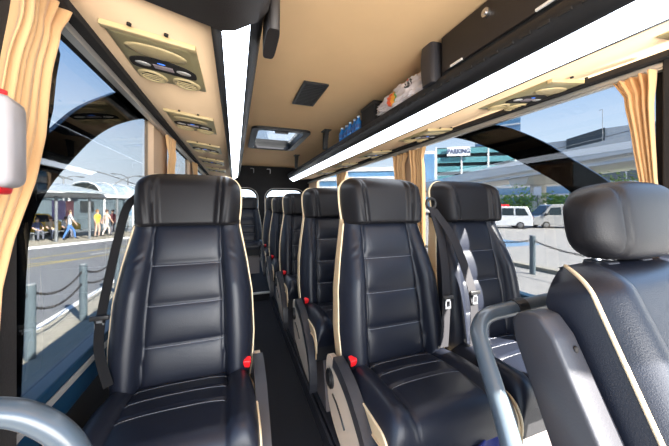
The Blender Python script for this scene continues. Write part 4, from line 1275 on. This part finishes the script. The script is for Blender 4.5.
# people at the shelter
def person(label, loc, rz, pose, shirt, pants, hair, skin=(0.55, 0.36, 0.26)):
    hip = 0.92; ks = 0.5
    J = {}
    if pose == 'sit': hip = 0.50
    sway = {'walk': 0.28, 'stand': 0.04, 'sit': 0.0}[pose]
    V = []; R_ = []; E_ = []
    def v(p_, r_, par=None):
        V.append(p_); R_.append(r_)
        if par is not None: E_.append((par, len(V) - 1))
        return len(V) - 1
    lean = 0.10 if pose == 'sit' else 0.03
    pe = v((0, 0, hip), 0.145)
    wa = v((0, -lean * 0.4, hip + 0.18), 0.125, pe)
    chst = v((0, -lean, hip + 0.40), 0.15, wa)
    nk = v((0, -lean * 1.2, hip + 0.56), 0.055, chst)
    hd_ = v((0, -lean * 1.4 - 0.01, hip + 0.68), 0.088, nk)
    tp = v((0, -lean * 1.4, hip + 0.77), 0.075, hd_)
    for s_ in (-1, 1):
        so = v((s_ * 0.18, -lean, hip + 0.48), 0.062, chst)
        sw = s_ * sway * 0.6
        if pose == 'sit':
            el = v((s_ * 0.24, -lean - 0.10, hip + 0.22), 0.047, so); wr = v((s_ * 0.14, -0.34, hip + 0.13), 0.034, el); v((s_ * 0.12, -0.42, hip + 0.12), 0.030, wr)
            kn = v((s_ * 0.10, -0.44, hip + 0.02), 0.070, pe); an = v((s_ * 0.11, -0.42, 0.09), 0.045, kn); v((s_ * 0.11, -0.58, 0.045), 0.040, an)
        else:
            el = v((s_ * 0.235, -lean + sw * 0.5, hip + 0.20), 0.047, so); wr = v((s_ * 0.235, -lean - 0.06 + sw, hip - 0.02), 0.034, el); v((s_ * 0.23, -lean - 0.09 + sw * 1.1, hip - 0.12), 0.030, wr)
            hp = v((s_ * 0.09, 0, hip - 0.08), 0.095, pe)
            kn = v((s_ * 0.10, -0.05 - s_ * sway * 0.6, 0.50), 0.065, hp); an = v((s_ * 0.10, 0.02 - s_ * sway, 0.09), 0.045, kn); v((s_ * 0.105, -0.14 - s_ * sway, 0.045), 0.040, an)
    me = bpy.data.meshes.new('person'); me.from_pydata(V, E_, [])
    o = bpy.data.objects.new('person', me); COL.objects.link(o)
    sk = o.modifiers.new('s', 'SKIN'); sk.use_smooth_shade = True
    ss = o.modifiers.new('u', 'SUBSURF'); ss.levels = 1
    for i, d_ in enumerate(me.skin_vertices[0].data):
        d_.radius = (R_[i], R_[i] * 0.85); d_.use_root = (i == 0)
    dg_ = bpy.context.evaluated_depsgraph_get()
    m2 = bpy.data.meshes.new_from_object(o.evaluated_get(dg_)); o.modifiers.clear(); o.data = m2
    for c_ in (('skin', skin), ('shirt', shirt), ('trousers', pants), ('shoes', (0.04, 0.04, 0.04))):
        k = 'cloth_%s_%.2f%.2f%.2f' % (c_[0], *c_[1])
        if k not in M: M[k] = mat(k, c_[1], 0.8, noise=0.1)
        m2.materials.append(M[k])
    for p_ in m2.polygons:
        c_ = p_.center
        arm = abs(c_.x) > 0.19 and c_.z < hip + 0.26
        if c_.z < 0.10: i = 3
        elif c_.z > hip + 0.545 or arm or (pose == 'sit' and c_.y < -0.24 and c_.z > hip + 0.08): i = 0
        elif c_.z > hip - 0.02 and not (pose == 'sit' and c_.z < hip + 0.10 and c_.y < -0.12): i = 1
        else: i = 2
        p_.material_index = i; p_.use_smooth = True
    hq = MB(); hq.ell((0, -lean * 1.4 + 0.02, hip + 0.735), 0.094, 0.098, 0.092, 16, 10)
    kh = 'hair_%.2f%.2f%.2f' % hair
    if kh not in M: M[kh] = mat(kh, hair, 0.7, noise=0.2, scale=60)
    hq.build('hair', M[kh], o, smooth=True)
    o.location = loc; o.rotation_euler = (0, 0, rz)
    return tag(o, label, 'person', 'people at the bus shelter')
def shl(l, w): return A0 + DIR * l + NRM * w + Vector((0, 0, G + 0.10))
RZ = ANG
person('person in pale grey shirt and bright blue trousers walking past the pink poster', shl(2.85, 1.8), RZ + 1.2, 'walk', (0.40, 0.42, 0.45), (0.06, 0.16, 0.40), (0.10, 0.06, 0.04))
person('person in yellow top standing under the curved roof', shl(4.3, 1.8), RZ + 0.3, 'stand', (0.80, 0.50, 0.06), (0.50, 0.36, 0.28), (0.30, 0.16, 0.06))
person('person in pale top striding, beside the one in yellow', shl(4.85, 1.8), RZ + 1.5, 'walk', (0.62, 0.50, 0.44), (0.60, 0.52, 0.46), (0.10, 0.05, 0.03))
person('person in dark red top carrying on at the right end of the group', shl(5.35, 1.9), RZ - 1.4, 'walk', (0.20, 0.06, 0.07), (0.10, 0.10, 0.12), (0.05, 0.03, 0.03))
person('person in white shirt seated on the shelter bench', shl(3.35, 3.1), RZ, 'sit', (0.66, 0.68, 0.70), (0.18, 0.20, 0.26), (0.08, 0.05, 0.04))
person('person in navy seated at the left end of the bench', shl(2.0, 3.1), RZ, 'sit', (0.08, 0.10, 0.20), (0.10, 0.11, 0.14), (0.06, 0.04, 0.03))
person('person in beige top seated on the bench left of the poster', shl(2.6, 3.1), RZ, 'sit', (0.58, 0.48, 0.36), (0.12, 0.14, 0.20), (0.20, 0.10, 0.05))

# vehicles
def vehicle(name, label, cat, L_, Wd, Hh, prof, wins, paint, loc, rz, wheels, wr=0.32, extras=None, group=None):
    """prof: side outline (y along length, z) front at -y"""
    r = thing(name, label, cat, loc, rz, group)
    q = MB(); pr_ = [(a * L_, b_ * Hh) for a, b_ in prof]
    hw = Wd / 2
    bm = bmesh.new()
    secs = [(-hw, 0.90), (-hw * 0.96, 1.0), (hw * 0.96, 1.0), (hw, 0.90)]
    rows = []
    zc = Hh * 0.45
    for x, k in secs:
        rows.append([bm.verts.new((x * (1 - 0.10 * max(0, (z / Hh - 0.5) * 2)), y * (0.985 if k < 1 else 1), z if k == 1 else zc + (z - zc) * 0.955)) for y, z in pr_])
    n_ = len(pr_)
    for a, b_ in zip(rows, rows[1:]):
        for i in range(n_): bm.faces.new((a[i], a[(i + 1) % n_], b_[(i + 1) % n_], b_[i]))
    bm.faces.new(rows[0]); bm.faces.new(rows[-1][::-1])
    bmesh.ops.recalc_face_normals(bm, faces=bm.faces)
    q.bm(bm); bm.free()
    q.build('body', M[paint], r, sharp=0.5)
    for s_ in (-1, 1):
        for w_ in wins:
            poly = [(a * L_, b_ * Hh) for a, b_ in w_]
            q = MB(); vs = []
            for off in (-0.03, 0.012):
                for y, z in poly:
                    vs.append((s_ * (hw * (1 - 0.10 * max(0, (z / Hh - 0.5) * 2)) + off), y, z))
            m_ = len(poly)
            q.add(vs, [tuple(range(m_)), tuple(reversed(range(m_, 2 * m_)))] + [(i, (i + 1) % m_, m_ + (i + 1) % m_, m_ + i) for i in range(m_)])
            q.build('side_window', M['carglass'], r)
    for y in wheels:
        for s_ in (-1, 1):
            q = MB(); q.cyl((y * L_, wr), wr, 'x', s_ * (hw - 0.20), s_ * (hw + 0.015), 28); w_ = q.build('wheel', M['tyre'], r, sharp=0.6)
            q = MB(); q.cyl((y * L_, wr), wr * 0.66, 'x', s_ * (hw + 0.016), s_ * (hw + 0.03), 24, rb=wr * 0.5); q.build('hubcap', M['rim'], w_, sharp=0.6)
    if extras: extras(r, L_, Wd, Hh)
    return r
VAN = [(-0.5, 0.14), (-0.5, 0.36), (-0.485, 0.46), (-0.37, 0.54), (-0.22, 0.96), (-0.18, 1.0), (0.40, 1.0), (0.47, 0.97), (0.495, 0.55), (0.5, 0.40), (0.5, 0.14)]
def vanx(r, L_, Wd, Hh):
    hw = Wd / 2
    q = MB(); q.add([(-hw * 0.86, -0.362 * L_, 0.56 * Hh), (hw * 0.86, -0.362 * L_, 0.56 * Hh), (hw * 0.80, -0.228 * L_, 0.93 * Hh), (-hw * 0.80, -0.228 * L_, 0.93 * Hh),
                    (-hw * 0.86, -0.355 * L_ + 0.05, 0.55 * Hh), (hw * 0.86, -0.355 * L_ + 0.05, 0.55 * Hh), (hw * 0.80, -0.22 * L_ + 0.05, 0.92 * Hh), (-hw * 0.80, -0.22 * L_ + 0.05, 0.92 * Hh)],
                   [(0, 1, 2, 3), (4, 7, 6, 5), (0, 4, 5, 1), (1, 5, 6, 2), (2, 6, 7, 3), (3, 7, 4, 0)])
    for i in range(4): q.v[i] = (q.v[i][0], q.v[i][1] - 0.035, q.v[i][2] + 0.02)
    q.build('windscreen', M['carglass'], r)
    q = MB(); q.box(-hw * 0.95, hw * 0.95, -0.515 * L_, -0.47 * L_, 0.13 * Hh, 0.27 * Hh, b=0.03); q.build('front_bumper', M['slate'], r, sharp=0.6)
    q = MB(); q.box(-hw * 0.5, hw * 0.5, -0.507 * L_, -0.48 * L_, 0.33 * Hh, 0.42 * Hh, b=0.01); q.build('grille', M['blackplast'], r)
    for s_ in (-1, 1):
        q = MB(); q.box(s_ * hw * 0.74 - 0.16, s_ * hw * 0.74 + 0.16, -0.505 * L_, -0.47 * L_, 0.34 * Hh, 0.45 * Hh, b=0.02); q.build('headlamp', M['lampglass'], r, sharp=0.6)
        q = MB(); q.box(s_ * (hw + 0.10) - 0.08, s_ * (hw + 0.10) + 0.08, -0.33 * L_, -0.30 * L_, 0.53 * Hh, 0.64 * Hh, b=0.02); q.build('wing_mirror', M['blackplast'], r, sharp=0.6)
    q = MB(); q.box(-0.26, 0.26, -0.52 * L_, -0.513 * L_, 0.17 * Hh, 0.22 * Hh); q.build('number_plate', M['signwhite'], r)
SWIN = [[(-0.30, 0.56), (-0.215, 0.86), (-0.06, 0.88), (-0.06, 0.56)], [(-0.03, 0.56), (-0.03, 0.88), (0.19, 0.88), (0.19, 0.56)], [(0.22, 0.56), (0.22, 0.88), (0.43, 0.87), (0.45, 0.56)]]
p_ = at(558, 26.5)
vehicle('van', 'silver van parked under the flyover, front facing left', 'van', 5.3, 2.05, 2.25, VAN, SWIN[:2], 'carsilver', p_, facing(553) - 1.05, (-0.30, 0.29), extras=vanx)
EST = [(-0.5, 0.14), (-0.5, 0.42), (-0.47, 0.52), (-0.30, 0.58), (-0.17, 0.97), (-0.10, 1.0), (0.36, 1.0), (0.42, 0.96), (0.49, 0.58), (0.5, 0.45), (0.5, 0.14)]
def estx(r, L_, Wd, Hh):
    q = MB(); q.box(-0.5, 0.5, -0.05 * L_, 0.15 * L_, 1.0 * Hh, 1.09 * Hh, b=0.03); q.build('roof_light_bar', M['red'], r, sharp=0.6)
    hw = Wd / 2
    for s_ in (-1, 1):
        q = MB(); q.box(s_ * hw * 0.82 - 0.10, s_ * hw * 0.82 + 0.10, 0.487 * L_, 0.505 * L_, 0.42 * Hh, 0.58 * Hh, b=0.01); q.build('tail_lamp', M['taillamp'], r)
    q = MB(); q.box(-hw * 0.78, hw * 0.78, 0.445 * L_, 0.478 * L_, 0.62 * Hh, 0.90 * Hh, b=0.01); rw = q.build('rear_window', M['carglass'], r)
    q = MB(); q.box(-hw * 0.95, hw * 0.95, 0.48 * L_, 0.515 * L_, 0.14 * Hh, 0.28 * Hh, b=0.03); q.build('rear_bumper', M['slate'], r, sharp=0.6)
vehicle('people_carrier', 'white people carrier with red roof bar parked left of the silver van', 'car', 5.0, 1.95, 2.05, EST,
        [[(-0.22, 0.60), (-0.14, 0.90), (-0.02, 0.92), (-0.02, 0.60)], [(0.01, 0.60), (0.01, 0.92), (0.20, 0.92), (0.20, 0.60)], [(0.23, 0.60), (0.23, 0.92), (0.37, 0.90), (0.43, 0.60)]],
        'carwhite', at(499, 26.5), facing(503) - math.pi / 2 + 0.22, (-0.30, 0.30), extras=estx)
CARP = [(-0.5, 0.16), (-0.5, 0.45), (-0.46, 0.55), (-0.24, 0.62), (-0.10, 0.97), (0.0, 1.0), (0.20, 0.98), (0.36, 0.66), (0.48, 0.62), (0.5, 0.48), (0.5, 0.16)]
CWIN = [[(-0.17, 0.64), (-0.08, 0.92), (0.04, 0.94), (0.04, 0.64)], [(0.07, 0.64), (0.07, 0.94), (0.19, 0.92), (0.31, 0.66)]]
vehicle('car', 'dark car parked between and behind the white people carrier and silver van', 'car', 4.4, 1.75, 1.45, CARP, CWIN, 'cardark', at(527, 33), facing(527) - 0.9, (-0.30, 0.30), wr=0.30, group='parked cars')
vehicle('taxi', 'yellow car waiting behind the seated people at the bus shelter', 'car', 4.4, 1.75, 1.5, CARP, CWIN, 'caryellow', shl(3.2, 5.9), ANG + math.pi / 2, (-0.30, 0.30), wr=0.30, group='parked cars')

# flyover
fo = thing('flyover', 'pale concrete flyover crossing behind the parked vans', 'bridge', (42.0, 12.0, 0), 0)
FD = Vector((0.286, 0.958, 0)); FN = Vector((0.958, -0.286, 0))
fo.rotation_euler = (0, 0, math.atan2(FD.y, FD.x)); FZ = H
q = MB(); q.prism([(-0.6, FZ + 6.1), (0.0, FZ + 5.5), (-10.0, FZ + 5.5), (-10.0, FZ + 8.1), (-0.3, FZ + 8.1), (-0.3, FZ + 7.9)], 'x', -40, 240)
q.v = [(x, -(y) if False else y, z) for x, y, z in q.v]
q.build('deck', M['concrete'], fo)
q = MB(); q.box(-40, 240, 0.0, 0.25, FZ + 6.4, FZ + 8.5); q.build('parapet', M['concrete'], fo)
q = MB(); q.tube([(-40, 0.12, FZ + 9.0), (240, 0.12, FZ + 9.0)], 0.06, 6); q.build('handrail', M['polegrey'], fo)
for x in (-4, 26.7, 57, 88, 120):
    q = MB(); q.cyl((x, -5.0), 1.25, 'z', G, FZ + 4.4, 28); pi_ = q.build('pier', M['concrete'], fo, sharp=0.6)
    q = MB(); q.prism([(x - 2.0, FZ + 4.2), (x + 2.0, FZ + 4.2), (x + 2.8, FZ + 5.5), (x - 2.8, FZ + 5.5)], 'y', -9.0, -1.0); q.build('pier_cap', M['concrete'], pi_)

# car park building with the PARKING sign
PB = at(468, 125, G)
pk = thing('car_park_building', 'car park building with teal louvre bands and white PARKING sign', 'building', PB, facing(468) + 0.25)
pk.scale = (1.4, 1.4, 1.4)
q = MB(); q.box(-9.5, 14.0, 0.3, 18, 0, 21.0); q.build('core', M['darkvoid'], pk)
for k in range(7):
    z = 1.2 + k * 2.95
    q = MB(); q.box(-10, 14.5, -0.2, 0.3, z, z + 1.75)
    q.build('louvre_band', M['teal'], pk)
for x in (-9.8, -2.0, 6.0, 13.8):
    q = MB(); q.box(x - 0.25, x + 0.25, -0.32, 0.3, 0, 21.2); q.build('column', M['ribwhite'], pk)
q = MB(); q.box(-14.0, -10.0, -0.5, 8, 0, 20.0); q.build('stair_tower', M['ribwhite'], pk)
q = MB(); q.box(-13.6, -10.4, -0.56, -0.5, 1, 19.0); q.build('tower_window', M['facadeblue'], pk)
sg = MB(); sg.box(-6.6, 0.4, -1.1, -0.8, 18.0, 20.9); sgo = sg.build('sign', M['signwhite'], pk)
fc = bpy.data.curves.new('lettering', 'FONT'); fc.body = 'PARKING'; fc.size = 2.1; fc.extrude = 0.04; fc.align_x = 'CENTER'; fc.align_y = 'CENTER'; fc.offset = 0.03
fo_ = bpy.data.objects.new('lettering', fc); COL.objects.link(fo_)
lm = bpy.data.meshes.new_from_object(fo_.evaluated_get(bpy.context.evaluated_depsgraph_get()))
bpy.data.objects.remove(fo_)
lt = link('lettering', lm, M['signblue'], sgo); lm.materials.clear(); lm.materials.append(M['signblue'])
lt.location = (-3.1, -1.16, 19.4); lt.rotation_euler = (math.pi / 2, 0, 0); lt.scale = (0.78, 1, 1)
# office blocks and terminal
of = thing('office_building', 'tall blue glass office block rising behind the flyover', 'building', at(497, 215, G), facing(497))
of.scale = (1.7, 1.7, 1.7)
q = MB(); q.box(-9, 9, 0, 18, 0, 41); q.build('glazing', M['facadeblue'], of)
for k in range(11):
    q = MB(); q.box(-9.15, 9.15, -0.15, 0.0, 3.5 * k + 3.0, 3.5 * k + 3.6); q.build('floor_band', M['ribwhite'], of)
gb = thing('glass_building', 'low blue and white glass building seen through the rear right windows', 'building', at(372, 80, G), facing(375))
gb.scale = (0.66, 0.66, 0.68)
q = MB(); q.box(-26, 22, 0, 20, 0, 20); q.build('glazing', M['facadeblue'], gb)
for k in range(5):
    q = MB(); q.box(-26.2, 22.2, -0.3, 0.0, 4.0 * k + 2.2, 4.0 * k + 4.0); q.build('floor_band', M['ribwhite'], gb)
tm = thing('terminal_building', 'grey ribbed terminal building above the flyover at right', 'building', at(585, 132, G), facing(585))
tm.scale = (1.375, 1.375, 1.36)
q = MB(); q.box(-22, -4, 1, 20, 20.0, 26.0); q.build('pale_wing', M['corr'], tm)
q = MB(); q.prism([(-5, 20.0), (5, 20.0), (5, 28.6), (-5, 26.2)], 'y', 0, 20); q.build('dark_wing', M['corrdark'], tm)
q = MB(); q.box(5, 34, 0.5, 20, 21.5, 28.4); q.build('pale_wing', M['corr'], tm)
q = MB(); q.box(-22, 34, 1.5, 20, 0, 20.0); q.build('glazing', M['facade'], tm)
for k in range(8):
    q = MB(); q.box(-22 + 8 * k - 0.2, -22 + 8 * k + 0.2, 1.2, 1.5, 0, 20.0); q.build('mullion', M['ribwhite'], tm)
q = MB(); q.box(-22, 34, 0.6, 1.5, 15.2, 16.4); q.build('floor_band', M['ribwhite'], tm)
lb = thing('shop_building', 'low glazed building under the flyover behind the trees', 'building', at(548, 75, G), facing(548))
lb.scale = (0.82, 0.82, 0.84)
q = MB(); q.box(-22, 30, 0, 10, 0, 10.0); q.build('glazing', M['facadeblue'], lb)
for k in range(3):
    q = MB(); q.box(-22.2, 30.2, -0.2, 0, 3.3 * k + 2.4, 3.3 * k + 3.3); q.build('floor_band', M['ribwhite'], lb)
def tree(label, p_, h, w, seed, dens=420):
    rnd = random.Random(seed)
    r = thing('tree', label, 'tree', p_, rnd.uniform(0, 6), 'trees beyond the car park')
    q = MB(); q.tube([(0, 0, 0), (0.05, 0, h * 0.25), (0, 0.08, h * 0.55)], [0.16, 0.12, 0.06], 8)
    for k in range(4):
        a = k * 1.6; q.tube([(0, 0, h * 0.3), (math.cos(a) * w * 0.25, math.sin(a) * w * 0.25, h * 0.55)], [0.07, 0.03], 6)
    q.build('trunk', M['bark'], r, smooth=True)
    q = MB()
    bl_ = [(rnd.uniform(-0.3, 0.3) * w, rnd.uniform(-0.3, 0.3) * w, h * rnd.uniform(0.42, 0.80), w * rnd.uniform(0.22, 0.36)) for _ in range(9)]
    for k in range(dens):
        bx_, by_, bz_, br_ = rnd.choice(bl_)
        d_ = Vector((rnd.gauss(0, 1), rnd.gauss(0, 1), rnd.gauss(0, 1))).normalized() * br_ * rnd.uniform(0.5, 1.0)
        c_ = Vector((bx_, by_, bz_)) + d_
        n_ = Vector((rnd.gauss(0, 1), rnd.gauss(0, 1), rnd.gauss(0, 1))).normalized()
        t_ = n_.orthogonal().normalized(); b2 = n_.cross(t_); s_ = rnd.uniform(0.16, 0.34)
        q.add([c_ - t_ * s_, c_ - b2 * s_ * 0.5 + n_ * 0.05, c_ + t_ * s_, c_ + b2 * s_ * 0.5 + n_ * 0.05], [(0, 1, 2, 3)])
    q.build('crown', M['leaf'], r)
    return r
tree('small green tree behind the white people carrier, left of the pier', at(508.5, 47), 4.7, 4.2, 1)
tree('taller green tree against the flyover pier, above the silver van', at(523, 46), 5.6, 4.6, 2)
tree('green tree right of the flyover pier', at(556, 45), 4.4, 4.0, 3)
tree('green tree visible above the front right headrest', at(612, 40), 7.0, 6.0, 4, 600)
tree('green tree half hidden by the black arch near the headrest', at(592, 44), 6.4, 5.0, 5)
rs = thing('road_sign', 'small white road sign on a post before the flyover pier', 'sign', at(537.5, 40), facing(537))
q = MB(); q.cyl((0, 0), 0.06, 'z', 0, 5.0, 10); q.build('post', M['polegrey'], rs)
q = MB(); q.box(-0.45, 0.45, -0.10, -0.06, 3.7, 4.9, b=0.02); q.build('panel', M['signwhite'], rs)
